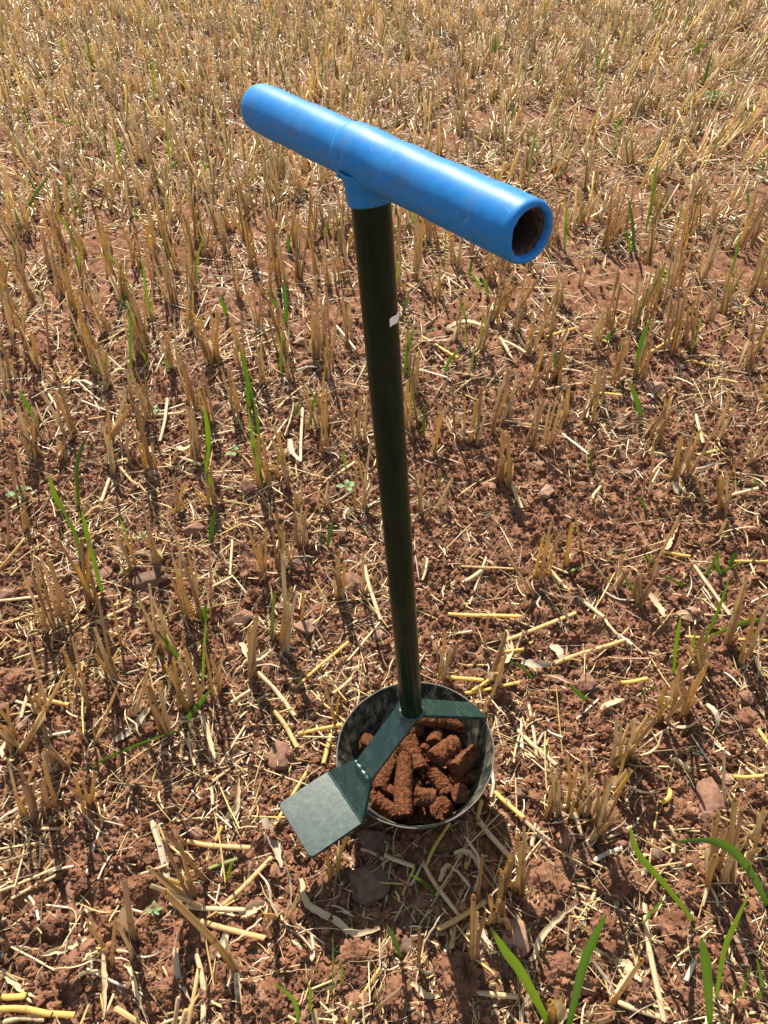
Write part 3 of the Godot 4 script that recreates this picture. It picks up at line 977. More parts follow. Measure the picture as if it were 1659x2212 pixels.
func scattered(called: String, parent: Node3D, m: Mesh, material: Material, count: int, zone: int, size: Callable, colours: Array, sit: float, tilt: float, clump := 0.0) -> void:
	var mm := MultiMesh.new()
	mm.transform_format = MultiMesh.TRANSFORM_3D
	mm.use_colors = true
	mm.mesh = m
	mm.instance_count = count
	for i in count:
		var p := field_point(zone)
		for attempt in 5:
			var inside := Vector2(p.x - 0.044, p.y).length() < 0.085
			var bare := 0.0 if clump <= 0.0 else maxf(exp(-pow((p.x - 0.45) / 0.42, 2.0) - pow((p.y + 0.62) / 0.34, 2.0)), 0.7 * exp(-pow((p.x + 0.33) / 0.2, 2.0) - pow((p.y - 0.22) / 0.14, 2.0)))
			if rng.randf() < bare * 0.8:
				inside = true
			if not inside and (clump <= 0.0 or n_patch.get_noise_2d(p.x, p.y) > rr(-0.75, 0.75) * clump + 0.05):
				break
			p = field_point(zone)
		if Vector2(p.x - 0.044, p.y).length() < 0.085:
			p = Vector2(rr(0.2, 0.9), rr(-0.4, 0.4))
		var s: Vector3 = size.call()
		var up := slope(p.x, p.y, 0.012).lerp(Vector3(rr(-1, 1), rr(0.2, 1.0), rr(-1, 1)), tilt).normalized()
		var b := Basis(Quaternion(Vector3.UP, up)) * Basis(Vector3.UP, rr(0, TAU))
		if sit < 0:       # lumps may lie any way round
			b = Basis(Quaternion(Vector3(rr(-1, 1), rr(-1, 1), rr(-1, 1)).normalized(), Vector3.UP))
		b = b * Basis.from_scale(s)
		mm.set_instance_transform(i, Transform3D(b, Vector3(p.x, height(p.x, p.y) + (absf(sit) if sit >= 0 else s.x * 0.25), p.y)))
		var c: Color = colours[rng.randi() % colours.size()]
		mm.set_instance_color(i, c * rr(0.75, 1.15))
	var o := MultiMeshInstance3D.new()
	var key := str(parent.get_instance_id()) + called
	var k: int = used.get(key, 0)
	used[key] = k + 1
	o.name = called if k == 0 else "%s_%03d" % [called, k]
	o.multimesh = mm
	o.material_override = material
	o.set_meta("kind", "stuff")
	parent.add_child(o, true)


const STRAW_TINTS := [Color(0.66, 0.50, 0.28), Color(0.60, 0.42, 0.20), Color(0.68, 0.55, 0.35), Color(0.48, 0.33, 0.17), Color(0.63, 0.48, 0.28), Color(0.73, 0.63, 0.46), Color(0.39, 0.27, 0.16), Color(0.67, 0.49, 0.21)]


func make_crumbs() -> void:
	var root := thing("soil_crumbs")
	tag(root, "loose red soil crumbs lying over the field", "", "", "stuff")
	var shades := [Color(1.05, 1.0, 0.96), Color(0.9, 0.88, 0.86), Color(1.2, 1.16, 1.12), Color(0.8, 0.78, 0.76)]
	for k in 4:
		var m := lump_mesh(9, 6, 0.45, 1.5, 6, Vector3(k * 9.0, 2, 5), 0.3, true)
		var fine := func() -> Vector3: var s := 0.0012 + 0.0028 * pow(rng.randf(), 2.0); return Vector3(s, s * rr(0.6, 0.9), s * rr(0.7, 1.1))
		var mid := func() -> Vector3: var s := 0.0028 + 0.0075 * pow(rng.randf(), 2.6); return Vector3(s, s * rr(0.6, 0.95), s * rr(0.7, 1.2))
		scattered("crumb", root, m, mats.crumb, 22000, 0, fine, shades, -0.001, 0.2)
		scattered("crumb", root, m, mats.crumb, 8000, 0, mid, shades, -0.001, 0.2)
		scattered("crumb", root, m, mats.crumb, 5000, 1, mid, shades, -0.001, 0.2)


func make_litter() -> void:
	var root := thing("straw_litter")
	tag(root, "chopped straw, chaff and dead leaf shreds strewn over the soil", "", "", "stuff")
	var one := func() -> Vector3: return Vector3.ONE * rr(0.55, 1.25)
	for k in 6:
		var m := shred_mesh(rr(0.02, 0.065), rr(0.0014, 0.0036), rr(0.1, 0.9), [0.08, 0.5, 0.2, 0.12, 0.35, 0.6][k])
		scattered("leaf_shred", root, m, mats.litter, 620, 0, one, STRAW_TINTS, 0.002, 0.12, 1.25)
		scattered("leaf_shred", root, m, mats.litter, 3800, 1, one, STRAW_TINTS, 0.004, 0.16, 0.7)
	for k in 5:
		var m := fibre_mesh(rr(0.04, 0.11), rr(0.0003, 0.0006), rr(0.2, 2.0))
		scattered("fibre", root, m, mats.litter, 1300, 0, one, STRAW_TINTS, 0.002, 0.14, 0.8)
		scattered("fibre", root, m, mats.litter, 3000, 1, one, STRAW_TINTS, 0.003, 0.2, 0.6)
	for k in 3:
		var m := straw_mesh(6, rr(0.5, 0.9), rr(-2.5, 2.5))
		var lengthy := func() -> Vector3: var r := rr(0.0009, 0.0018); return Vector3(rr(0.06, 0.17), r, r)
		scattered("long_straw", root, m, mats.litter, 260, 0, lengthy, [Color(0.74, 0.54, 0.20), Color(0.70, 0.53, 0.28), Color(0.64, 0.46, 0.19)], 0.004, 0.05, 1.0)
	for k in 4:
		var m := straw_mesh(6, rr(0.45, 0.9), rr(-1.5, 1.5))
		var near := func() -> Vector3: var r := rr(0.0009, 0.0021); return Vector3(0.014 + 0.10 * pow(rng.randf(), 1.8), r, r)
		var far := func() -> Vector3: var r := rr(0.0014, 0.0028); return Vector3(rr(0.03, 0.17), r, r)
		scattered("straw_bit", root, m, mats.litter, 900, 0, near, STRAW_TINTS, 0.002, 0.08, 1.2)
		scattered("straw_bit", root, m, mats.litter, 7000, 1, far, STRAW_TINTS, 0.005, 0.16, 0.6)
		scattered("straw_bit", root, m, mats.litter, 6000, 2, far, STRAW_TINTS, 0.006, 0.16, 0.5)
	var husks := [Color(0.66, 0.54, 0.34), Color(0.70, 0.60, 0.42), Color(0.58, 0.44, 0.25), Color(0.50, 0.42, 0.28)]
	for k in 3:
		var m := husk_mesh([0.0, 0.35, 0.8][k])
		var s := func() -> Vector3: var q := rr(0.008, 0.0145); return Vector3(q, q * rr(0.8, 1.2), q * rr(0.8, 1.25))
		scattered("husk", root, m, mats.litter, 1500, 0, s, husks, 0.0022, 0.1, 1.15)
		scattered("husk", root, m, mats.litter, 4500, 1, s, husks, 0.003, 0.14, 0.9)


# ------------------------------------------------------------------ stubble
const TONES := ["straw_tan", "straw_tan", "straw_gold", "straw_pale", "straw_brown", "straw_pink", "straw_tan", "straw_pale"]


func make_pools() -> void:
	for k in 12:
		stalk_pool.append(stalk_mesh(8, true))
		stalk_thick.append(stalk_mesh(10, true, true))
		sheath_pool.append(sheath_mesh())
		leaf_pool.append(shred_mesh(rr(0.05, 0.12), rr(0.003, 0.006), rr(0.2, 1.5), rr(0.15, 0.5), 10))


func place_stalk(o: Node3D, foot: Vector3, tip: Vector3, r: float, pool: Array, tone: String) -> void:
	var y := tip - foot
	var x := y.normalized().cross(Vector3(0.1, 0.05, 1)).normalized().rotated(y.normalized(), rr(0, TAU))
	var z := x.cross(y.normalized())
	var b := Basis(x * r, y, z * r)
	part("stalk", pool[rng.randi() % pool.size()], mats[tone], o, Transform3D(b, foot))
	if rng.randf() < 0.4:
		part("leaf_sheath", sheath_pool[rng.randi() % sheath_pool.size()], mats["leaf_dry" if rng.randf() < 0.6 else "straw_brown"], o, Transform3D(Basis(x * r, y * rr(0.6, 1.0), z * r), foot))


func tuft(at: Vector2, tips: Array, thick: bool, green: bool) -> void:
	var h0 := height(at.x, at.y)
	var o := thing("stubble_tuft", Vector3(at.x, h0 - 0.002, at.y))
	var lean := 0.0
	var tall := 0.0
	if tips.size() >= 2:
		for k in mini(rng.randi_range(1, 3), 8 - tips.size()):
			tips.append(tips[rng.randi() % tips.size()].lerp(tips[rng.randi() % tips.size()], rr(0.0, 1.0)) * Vector2(1, rr(0.7, 1.02)) + Vector2(rr(-0.014, 0.014), 0))
	for k in tips.size():
		var tip: Vector2 = tips[k]
		var back := rr(-0.03, 0.03)
		var foot := Vector3(rr(-1, 1), 0, rr(-1, 1)) * (0.006 + 0.002 * tips.size())
		foot.x += clampf(tip.x * 0.22, -0.014, 0.014)
		if tips.size() == 1:
			foot = Vector3.ZERO
		foot.y = -0.004
		var r := rr(0.0023, 0.0032)
		if thick:
			r = rr(0.0030, 0.0041)
		var tone: String = TONES[rng.randi() % TONES.size()]
		if green and k == 0:
			tone = "straw_green"
		var y := clampf(tip.y, 0.03, 0.25)
		place_stalk(o, foot, Vector3(tip.x, y, back), r, stalk_thick if thick else stalk_pool, tone)
		lean += tip.x / y / tips.size()
		tall = maxf(tall, y)
	# short broken stubs and dead leaves at the foot
	for k in rng.randi_range(0, 2):
		var d := Vector3(rr(-0.02, 0.02), 0, rr(-0.02, 0.02))
		place_stalk(o, d, d * 1.6 + Vector3(0, rr(0.02, 0.06), 0), rr(0.0015, 0.0023), stalk_pool, TONES[rng.randi() % TONES.size()])
	for k in rng.randi_range(1, 3):
		var b := Basis(Vector3.UP, rr(0, TAU)) * Basis(Vector3.RIGHT, rr(-0.5, 0.5)) * Basis(Vector3.BACK, rr(-0.3, 0.7))
		part("dead_leaf", leaf_pool[rng.randi() % leaf_pool.size()], mats["leaf_dry" if rng.randf() < 0.7 else "leaf_grey"], o, Transform3D(b.scaled(Vector3.ONE * rr(0.5, 1.0)), Vector3(rr(-0.01, 0.01), rr(0.004, 0.03), rr(-0.01, 0.01))))
	tufts.append({"node": o, "x": at.x, "z": at.y, "n": tips.size(), "lean": lean, "tall": tall, "thick": thick, "green": green})


func tuft_mesh() -> ArrayMesh:       # for the far part of the field: a whole tuft in one
	var st := begin()
	var count := rng.randi_range(4, 9)
	for k in count:
		var c: Color = mats[TONES[rng.randi() % TONES.size()]].albedo_color.srgb_to_linear()
		if rng.randf() < 0.07:
			c = Color(0.25, 0.27, 0.07)
		var foot := Vector3(rr(-0.028, 0.028), -0.01, rr(-0.028, 0.028))
		var h := rr(0.08, 0.195)
		var tip := foot + Vector3(rr(-0.04, 0.04), h, rr(-0.04, 0.04))
		if rng.randf() < 0.2:
			tip = foot + Vector3(rr(-0.1, 0.1), h * 0.5, rr(-0.1, 0.1))
		var mid := foot.lerp(tip, 0.5) + Vector3(rr(-0.004, 0.004), 0, rr(-0.004, 0.004))
		var r := rr(0.0022, 0.0037)
		var rings := tube_rings([foot, mid, tip], [r * 1.2, r * 1.05, r], 5)
		var shades := []
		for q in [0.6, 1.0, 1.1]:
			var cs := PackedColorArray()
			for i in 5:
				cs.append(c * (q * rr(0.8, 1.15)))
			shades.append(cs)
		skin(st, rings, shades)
		var e: PackedVector3Array = rings[2]
		for i in [1, 2, 3]:
			st.set_color(c * 0.8); st.add_vertex(e[0]); st.add_vertex(e[i]); st.add_vertex(e[i + 1])
	for k in rng.randi_range(3, 5):
		var c: Color = STRAW_TINTS[rng.randi() % STRAW_TINTS.size()]
		var path := curl_path(rr(0.05, 0.11), 3.0, 0.3, 5, rr(-0.1, 0.7))
		var turn := Basis(Vector3.UP, rr(0, TAU))
		var base := Vector3(rr(-0.02, 0.02), rr(0.0, 0.05), rr(-0.02, 0.02))
		for j in path.size():
			path[j] = turn * path[j] + base
		var w := rr(0.0018, 0.0034)
		ribbon(st, path, [w, w * 1.1, w, w * 0.8, w * 0.5, w * 0.1], Vector3.UP, 0.3, rr(-2, 2), c, 0.15)
	return done(st)


func make_stubble() -> void:
	for s in TUFTS:
		var q := nums(s.substr(1))
		var tips := []
		for k in range(2, q.size(), 2):
			tips.append(Vector2(q[k], q[k + 1]) / 1000.0)
		tuft(Vector2(q[0], q[1]) / 1000.0, tips, s[0] == "w", s[0] == "g")
	# the drill rows run away to the right; the rest of the stubble stands along them
	var spots := []
	var row := 0
	for k in range(-190, 60):
		var q := k * 0.165 + 0.03
		var t := -22.0
		while t < 34.0:
			t += rr(0.046, 0.10) * (1.0 if t < 9.0 else 1.6)
			var qq := q + rr(-0.03, 0.03)
			var p := Vector2((t + qq) * 0.7071, (qq - t) * 0.7071)
			if p.y > 1.4 or p.y < -24.0 or absf(p.x) > 2.6 - p.y * 0.95:
				continue
			if p.y < -9.0 and rng.randf() < 0.4:
				continue
			if n_patch.get_noise_2d(p.x * 0.7 + 40, p.y * 0.7) < (-0.34 if p.x < 0.2 else -0.2):
				continue
			if Vector2(p.x - 0.04, p.y).length() < 0.2 or (absf(p.x) < 0.5 and p.y > 0.4 and p.y < 1.0):
				continue
			var s := seen_at(Vector3(p.x, 0, p.y))
			var inside := s.z > 0 and s.x > -40 and s.x < 1960 and s.y > -60 and s.y < 2640
			if inside and s.y > 1180:
				continue
			if inside and s.y > 620:
				if rng.randf() < (s.y - 620) / 700.0:
					continue
				var near := false
				for f in tufts:
					if Vector2(f.x - p.x, f.z - p.y).length_squared() < 0.0036:
						near = true
						break
				if near:
					continue
			spots.append([s.z if inside else 99.0, p])
	var order := func(a, b) -> bool: return a[0] < b[0]
	spots.sort_custom(order)
	var alone := maxi(0, 298 - tufts.size())
	for i in mini(alone, spots.size()):
		var tips := []
		var sway := rr(-0.02, 0.03)
		for k in rng.randi_range(3, 6):
			tips.append(Vector2(sway + rr(-0.025, 0.025), rr(0.10, 0.2)))
		tuft(spots[i][1], tips, false, rng.randf() < 0.15)
	var rest := spots.slice(alone)
	var root := thing("far_stubble")
	tag(root, "stubble standing thick in rows over the rest of the field", "", "", "stuff")
	var kinds := 9
	for k in kinds:
		var mm := MultiMesh.new()
		mm.transform_format = MultiMesh.TRANSFORM_3D
		mm.use_colors = true
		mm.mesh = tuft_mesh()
		var mine := []
		for i in range(k, rest.size(), kinds):
			mine.append(rest[i][1])
		mm.instance_count = mine.size()
		for i in mine.size():
			var p: Vector2 = mine[i]
			var tiltx := 0.10 * n_wide.get_noise_2d(p.x * 0.6 + 9, p.y * 0.6) + rr(-0.13, 0.13)
			var lean_all := 0.5 * clampf((p.x - 0.4) * 0.6, 0.0, 1.0) * clampf(n_wide.get_noise_2d(p.x + 70, p.y) + 0.5, 0.0, 1.0)
			var b := Basis(Vector3.BACK, tiltx - lean_all) * Basis(Vector3.RIGHT, rr(-0.12, 0.12)) * Basis(Vector3.UP, rr(0, TAU))
			var s := rr(0.78, 1.14)
			mm.set_instance_transform(i, Transform3D(b * Basis.from_scale(Vector3(rr(0.85, 1.3), s, rr(0.85, 1.3))), Vector3(p.x, height(p.x, p.y), p.y)))
			mm.set_instance_color(i, Color(1, 1, 1) * rr(0.66, 1.14))
		var o := MultiMeshInstance3D.new()
		o.name = "stubble" if k == 0 else "stubble_%03d" % k
		o.multimesh = mm
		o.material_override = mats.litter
		o.set_meta("kind", "stuff")
		root.add_child(o, true)
	name_tufts()


# in lines across the field, counted from the bottom edge up and in each from the left
func name_lines(list: Array, across: int, say: Callable) -> void:
	var by_z := func(a, b) -> bool: return a.z > b.z
	list.sort_custom(by_z)
	var line := 0
	var i := 0
	while i < list.size():
		line += 1
		var some := list.slice(i, i + across)
		i += across
		var by_x := func(a, b) -> bool: return a.x < b.x
		some.sort_custom(by_x)
		for k in some.size():
			say.call(some[k], ordinal(k + 1), ordinal(line))


func name_tufts() -> void:
	var say := func(f, place: String, line: String) -> void:
		var look := "tall " if f.tall > 0.185 else ("short " if f.tall < 0.115 else "")
		if f.thick:
			look += "thick "
		var way := "leaning left" if f.lean < -0.12 else ("leaning right" if f.lean > 0.18 else "upright")
		var what := "single stubble stalk" if f.n == 1 else "tuft of %s stalks" % COUNT[f.n]
		tag(f.node, "%s%s%s, %s, %s from left in %s line up" % [look, "greenish " if f.green else "tan ", what, way, place, line], "stubble tuft", "stubble tufts standing in the field")
	name_lines(tufts, 12, say)


# ------------------------------------------------------------------ things on the soil
func make_stones() -> void:
	for s in STONES:
		var q: PackedStringArray = s.split("|")
		var d := nums(q[1])
		var at := Vector2(d[0], d[1]) / 1000.0
		var hw := d[2] / 1000.0
		var hd := d[3] / 1000.0
		var flat := q[0].contains("flat") or q[0].contains("slab") or q[0].contains("low") or q[0].contains("thin")
		var hy := minf(hw, hd) * (0.42 if flat else 0.72)
		var m := lump_mesh(30, 22, 0.14, 1.1, 12, Vector3(at.x * 31, at.y * 47, hw * 500), 0.035)
		var h := height(at.x, at.y)
		var b := Basis(Vector3.UP, rr(-0.3, 0.3)) * Basis(Vector3.RIGHT, rr(0.0, 0.2)) * Basis.from_scale(Vector3(hw * 1.12, hy * 1.1, hd * 1.15))
		tag(top("field_stone", m, mats["stone_%d" % int(d[4])], Transform3D(b, Vector3(at.x, h + hy * (0.35 if flat else 0.2) + 0.003, at.y))), q[0], "stone", "stones lying on the soil")


func make_clods() -> void:
	var pool := []
	for k in 7:
		pool.append(lump_mesh(72, 48, 0.5, 1.25, 3, Vector3(k * 13.0, 4, 8), 0.24))
	var list := []
	for s in CLODS:
		var d := nums(s.substr(1))
		var at := Vector2(d[0], d[1]) / 1000.0
		var r := d[2] / 1000.0
		var b := Basis(Vector3.UP, rr(0, TAU)) * Basis(Vector3.RIGHT, rr(-0.4, 0.4)) * Basis.from_scale(Vector3(r * rr(1.0, 1.2), r * rr(0.6, 0.8), r * rr(0.85, 1.05)))
		var o := top("soil_clod", pool[rng.randi() % pool.size()], mats.core if rng.randf() < 0.0 else mats.soil, Transform3D(b, Vector3(at.x, height(at.x, at.y) + r * 0.12, at.y)))
		list.append({"node": o, "x": at.x, "z": at.y, "r": r})
	var say := func(f, place: String, line: String) -> void:
		tag(f.node, "%s crumbly red soil clod, %s from left in %s line of clods up" % ["big" if f.r > 0.038 else ("small" if f.r < 0.024 else "fist sized"), place, line], "soil clod", "clods of red soil")
	name_lines(list, 8, say)


const STRAW_KIND := {"p": ["straw_pale", "pale"], "y": ["straw_gold", "yellow"], "t": ["straw_tan", "tan"], "w": ["straw_white", "whitish"], "g": ["straw_green", "greenish"]}


func make_straws() -> void:
	var pool := []
	for k in 8:
		pool.append(straw_mesh(9, rr(0.5, 0.95), rr(-1.6, 1.6)))
	var list := []
	for s in STRAWS:
		var d := nums(s.substr(1))
		var a := Vector3(d[0], 0, d[1]) / 1000.0
		var b := Vector3(d[2], 0, d[3]) / 1000.0
		var r := clampf(d[4] / 2000.0, 0.0012, 0.0042)
		a.y = height(a.x, a.z) + r + rr(0.003, 0.009)
		b.y = height(b.x, b.z) + r + rr(0.003, 0.014)
		var x := b - a
		var z := x.cross(Vector3.UP).normalized()
		var y := z.cross(x.normalized())
		var kind: Array = STRAW_KIND[s[0]]
		var o := top("fallen_straw", pool[rng.randi() % pool.size()], mats[kind[0]], Transform3D(Basis(x, y * r, z * r), (a + b) / 2))
		list.append({"node": o, "x": o.position.x, "z": o.position.z, "long": x.length(), "kind": kind[1], "thick": r > 0.0036})
	var say := func(f, place: String, line: String) -> void:
		tag(f.node, "%s%s %s straw lying flat, %s from left in %s line of straws up" % ["thick " if f.thick else "", "long" if f.long > 0.11 else ("short" if f.long < 0.05 else "broken"), f.kind, place, line], "straw", "loose straws on the ground")
	name_lines(list, 9, say)


func smooth_path(pts: Array, per: int) -> Array:
	var out := []
	for j in pts.size() - 1:
		var p0: Vector3 = pts[maxi(j - 1, 0)]
		var p1: Vector3 = pts[j]
		var p2: Vector3 = pts[j + 1]
		var p3: Vector3 = pts[mini(j + 2, pts.size() - 1)]
		for k in per:
			out.append(p1.cubic_interpolate(p2, p0, p3, k / float(per)))
	out.append(pts[pts.size() - 1])
	return out


func make_leaves() -> void:
	var list := []
	for s in LEAVES:
		var d := nums(s.substr(1))
		var pts := []
		for k in range(1, d.size(), 2):
			var x := d[k] / 1000.0
			var z := d[k + 1] / 1000.0
			pts.append(Vector3(x, height(x, z) + rr(0.005, 0.02), z))
		var path := smooth_path(pts, 7)
		var w := clampf(d[0] / 2000.0, 0.0016, 0.0075)
		var half := []
		for j in path.size():
			var t := j / float(path.size() - 1)
			half.append(w * (0.3 + 0.7 * sin(PI * clampf(0.15 + 0.8 * t, 0, 1))) * rr(0.85, 1.1))
			path[j] += Vector3(rr(-1, 1), rr(-0.5, 1), rr(-1, 1)) * 0.0012
		var base: Vector3 = path[0]
		for j in path.size():
			path[j] -= base
		var st := begin()
		ribbon(st, path, half, Vector3.UP, rr(0.1, 0.6), rr(-1.6, 1.6), Color.WHITE, 0.1)
		var o := top("withered_leaf", done(st), mats["leaf_dry" if rng.randf() < 0.65 else "leaf_grey"], Transform3D(Basis(), base))
		list.append({"node": o, "x": base.x, "z": base.z, "w": w})
	var say := func(f, place: String, line: String) -> void:
		tag(f.node, "%s withered pale leaf curling on soil, %s from left in %s line of leaves up" % ["broad" if f.w > 0.0045 else "narrow", place, line], "dead leaf", "withered cereal leaves")
	name_lines(list, 6, say)


func make_blades() -> void:
	var list := []
	for s in BLADES:
		var d := nums(s.substr(1))
		var w := clampf(d[0] / 2000.0, 0.0011, 0.0072)
		var z := d[1] / 1000.0
		var pts := []
		var sway := rr(-0.012, 0.012)
		var n := (d.size() - 2) / 2
		for k in n:
			pts.append(Vector3(d[2 + k * 2] / 1000.0, d[3 + k * 2] / 1000.0, z + sway * k / maxf(1.0, n - 1.0)))
		pts[0].y = height(pts[0].x, z) - 0.004 if pts[0].y < 0.01 else pts[0].y
		var base: Vector3 = pts[0]
		var path := smooth_path(pts, 8)
		var long := 0.0
		for j in path.size():
			path[j] -= base
			if j:
				long += path[j].distance_to(path[j - 1])
		var half := []
		for j in path.size():
			var t := j / float(path.size() - 1)
			half.append(maxf(w * 0.86 * (0.42 + 0.58 * sin(PI * clampf(0.1 + t * 0.75, 0, 1))) * (1.0 if t < 0.6 else sqrt(maxf(0.0, (1.0 - t) / 0.4))), 0.0002))
		var st := begin()
		var tone := rng.randi() % 3 if w > 0.0025 else rng.randi() % 2
		if tone == 2 and rng.randf() < 0.5:
			tone = 0
		ribbon(st, path, half, Vector3(rr(-0.3, 0.3), 0.35, 1), 0.3, rr(-0.7, 0.7), [Color(0.95, 0.95, 0.9), Color(1.25, 1.05, 0.9), Color(0.75, 0.8, 0.9)][rng.randi() % 3], 0.06, [Color(1.1, 1.05, 0.9), Color(1.9, 1.25, 0.8), Color(0.95, 1.0, 1.0)][rng.randi() % 3], true)
		var o := top("grass_blade", done(st), mats["green_%d" % tone], Transform3D(Basis(), base))
		list.append({"node": o, "x": base.x, "z": base.z, "long": long, "w": w, "lean": path[path.size() - 1].x, "tone": tone})
	for k in 115:      # thinner volunteers farther out, growing up through the stubble
		var z := -1.15 - 5.0 * pow(rng.randf(), 1.2)
		var at := Vector3(rr(-1, 1) * (0.85 - z * 0.42), 0, z)
		at.y = height(at.x, z) - 0.004
		var tip := Vector3(rr(-0.05, 0.06), rr(0.09, 0.24), rr(-0.03, 0.03))
		var path := smooth_path([Vector3.ZERO, tip * Vector3(0.3, 0.55, 0.3), tip], 6)
		var w := rr(0.0022, 0.0048)
		var half := []
		for j in path.size():
			var t := j / float(path.size() - 1)
			half.append(maxf(w * (0.4 + 0.6 * sin(PI * clampf(0.1 + t * 0.75, 0, 1))) * (1.0 if t < 0.6 else sqrt(maxf(0.0, (1.0 - t) / 0.4))), 0.0002))
		var st := begin()
		ribbon(st, path, half, Vector3(rr(-0.6, 0.6), 0.35, 1), 0.3, rr(-0.7, 0.7), Color(1.1, 1.0, 0.9), 0.06, Color(1.5, 1.2, 0.9), true)
		var o := top("grass_blade", done(st), mats["green_%d" % (rng.randi() % 2)], Transform3D(Basis(), at))
		list.append({"node": o, "x": at.x, "z": z, "long": tip.length(), "w": w, "lean": tip.x, "tone": k % 2})
	var say := func(f, place: String, line: String) -> void:
		var way := "leaning left" if f.lean < -0.02 else ("leaning right" if f.lean > 0.02 else "upright")
		tag(f.node, "%s%s %s grass blade, %s, %s from left in %s line up" % ["broad " if f.w > 0.0045 else "", "long" if f.long > 0.13 else "short", ["green", "light green", "dark green"][f.tone], way, place, line], "grass blade", "green blades among the stubble")
	name_lines(list, 8, say)


func weed_leaf(st: SurfaceTool, dir: float, long: float, wide: float, rise: float) -> void:
	var d := Vector3(cos(dir), 0, sin(dir))
	var path := []
	var half := []
	for j in 8:
		var t := j / 7.0
		path.append(d * long * t + Vector3(0, rise * sin(t * 2.2), 0))
		half.append(maxf(0.0004, wide * (0.12 if t < 0.3 else sin(PI * pow((t - 0.25) / 0.75, 0.8))) * (1.0 + 0.18 * sin(j * 2.4))))
	ribbon(st, path, half, Vector3.UP, 0.2, 0.0, Color.WHITE, 0.05)


func make_weeds() -> void:
	for w in [["small weed seedling with four round leaves among stubble", -0.60, -1.05, 0.018, 5], ["weed seedling with lobed leaves left of the pole", -0.085, -0.72, 0.024, 6], ["pale grey green weed between stubble stalks near the left edge", -0.86, -0.74, 0.03, 5], ["small yellowish green weed below tall green blade", -0.37, -0.87, 0.02, 4], ["tiny weed seedling on bare soil at the lower left", -0.36, 0.19, 0.012, 5], ["tiny weed seedling behind leaning stubble", -0.54, -0.60, 0.014, 4], ["leafy weed far up on the right", 1.62, -3.4, 0.06, 8]]:
		var at := Vector3(w[1], 0, w[2])
		at.y = height(at.x, at.z)
		var o := thing("weed_seedling", at)
		tag(o, w[0], "weed", "small weeds among the stubble")
		var stem := begin()
		skin(stem, tube_rings([Vector3(0, -0.004, 0), Vector3(0.001, w[3] * 0.4, 0), Vector3(0, w[3] * 0.75, 0.001)], [0.0011, 0.0009, 0.0007], 6))
		part("stem", done(stem), mats.weed, o)
		for k in w[4]:
			var st := begin()
			weed_leaf(st, k * 2.4 + rr(-0.3, 0.3), w[3] * rr(0.8, 1.2), w[3] * rr(0.24, 0.34), w[3] * rr(0.1, 0.4))
			part("leaf", done(st), mats.weed, o, Transform3D(Basis(), Vector3(0, w[3] * rr(0.4, 0.75), 0)))


# ------------------------------------------------------------------ the soil sampler
const RIM_Y := 0.12
const RIM_R := 0.1245


func plate(st: SurfaceTool, outline: Array, thick: float, bevel: float) -> void:   # outline in x, z, counter-clockwise seen from above (y up); top face at y = 0
	var n := outline.size()
	var mid := Vector2.ZERO
	for p in outline:
		mid += p / n
	var levels := [[bevel, 0.0], [0.0, -bevel], [0.0, -thick + bevel], [bevel, -thick]]
	var rings := []
	for l in levels:
		var ring := PackedVector3Array()
		for p in outline:
			var q: Vector2 = p + (mid - p).normalized() * l[0]
			ring.append(Vector3(q.x, l[1], q.y))
		rings.append(ring)
	st.set_smooth_group(-1)
	for j in rings.size() - 1:
		for i in n:
			var k := (i + 1) % n
			quad(st, rings[j][i], rings[j][k], rings[j + 1][k], rings[j + 1][i])
	for i in range(1, n - 1):
		st.add_vertex(rings[0][0]); st.add_vertex(rings[0][i + 1]); st.add_vertex(rings[0][i])
		st.add_vertex(rings[3][0]); st.add_vertex(rings[3][i]); st.add_vertex(rings[3][i + 1])


func rounded(pts: Array, radii: Array, steps := 5) -> Array:
	var out := []
	var n := pts.size()
	for k in n:
		var p: Vector2 = pts[k]
		var a: Vector2 = (pts[(k + n - 1) % n] - p).normalized()
		var b: Vector2 = (pts[(k + 1) % n] - p).normalized()
		var r: float = radii[k]
		if r <= 0.0:
			out.append(p)
			continue
		for s in steps + 1:
			var t := s / float(steps)
			var q0 := p + a * r
			var q2 := p + b * r
			out.append(q0.lerp(p, t).lerp(p.lerp(q2, t), t))
	return out


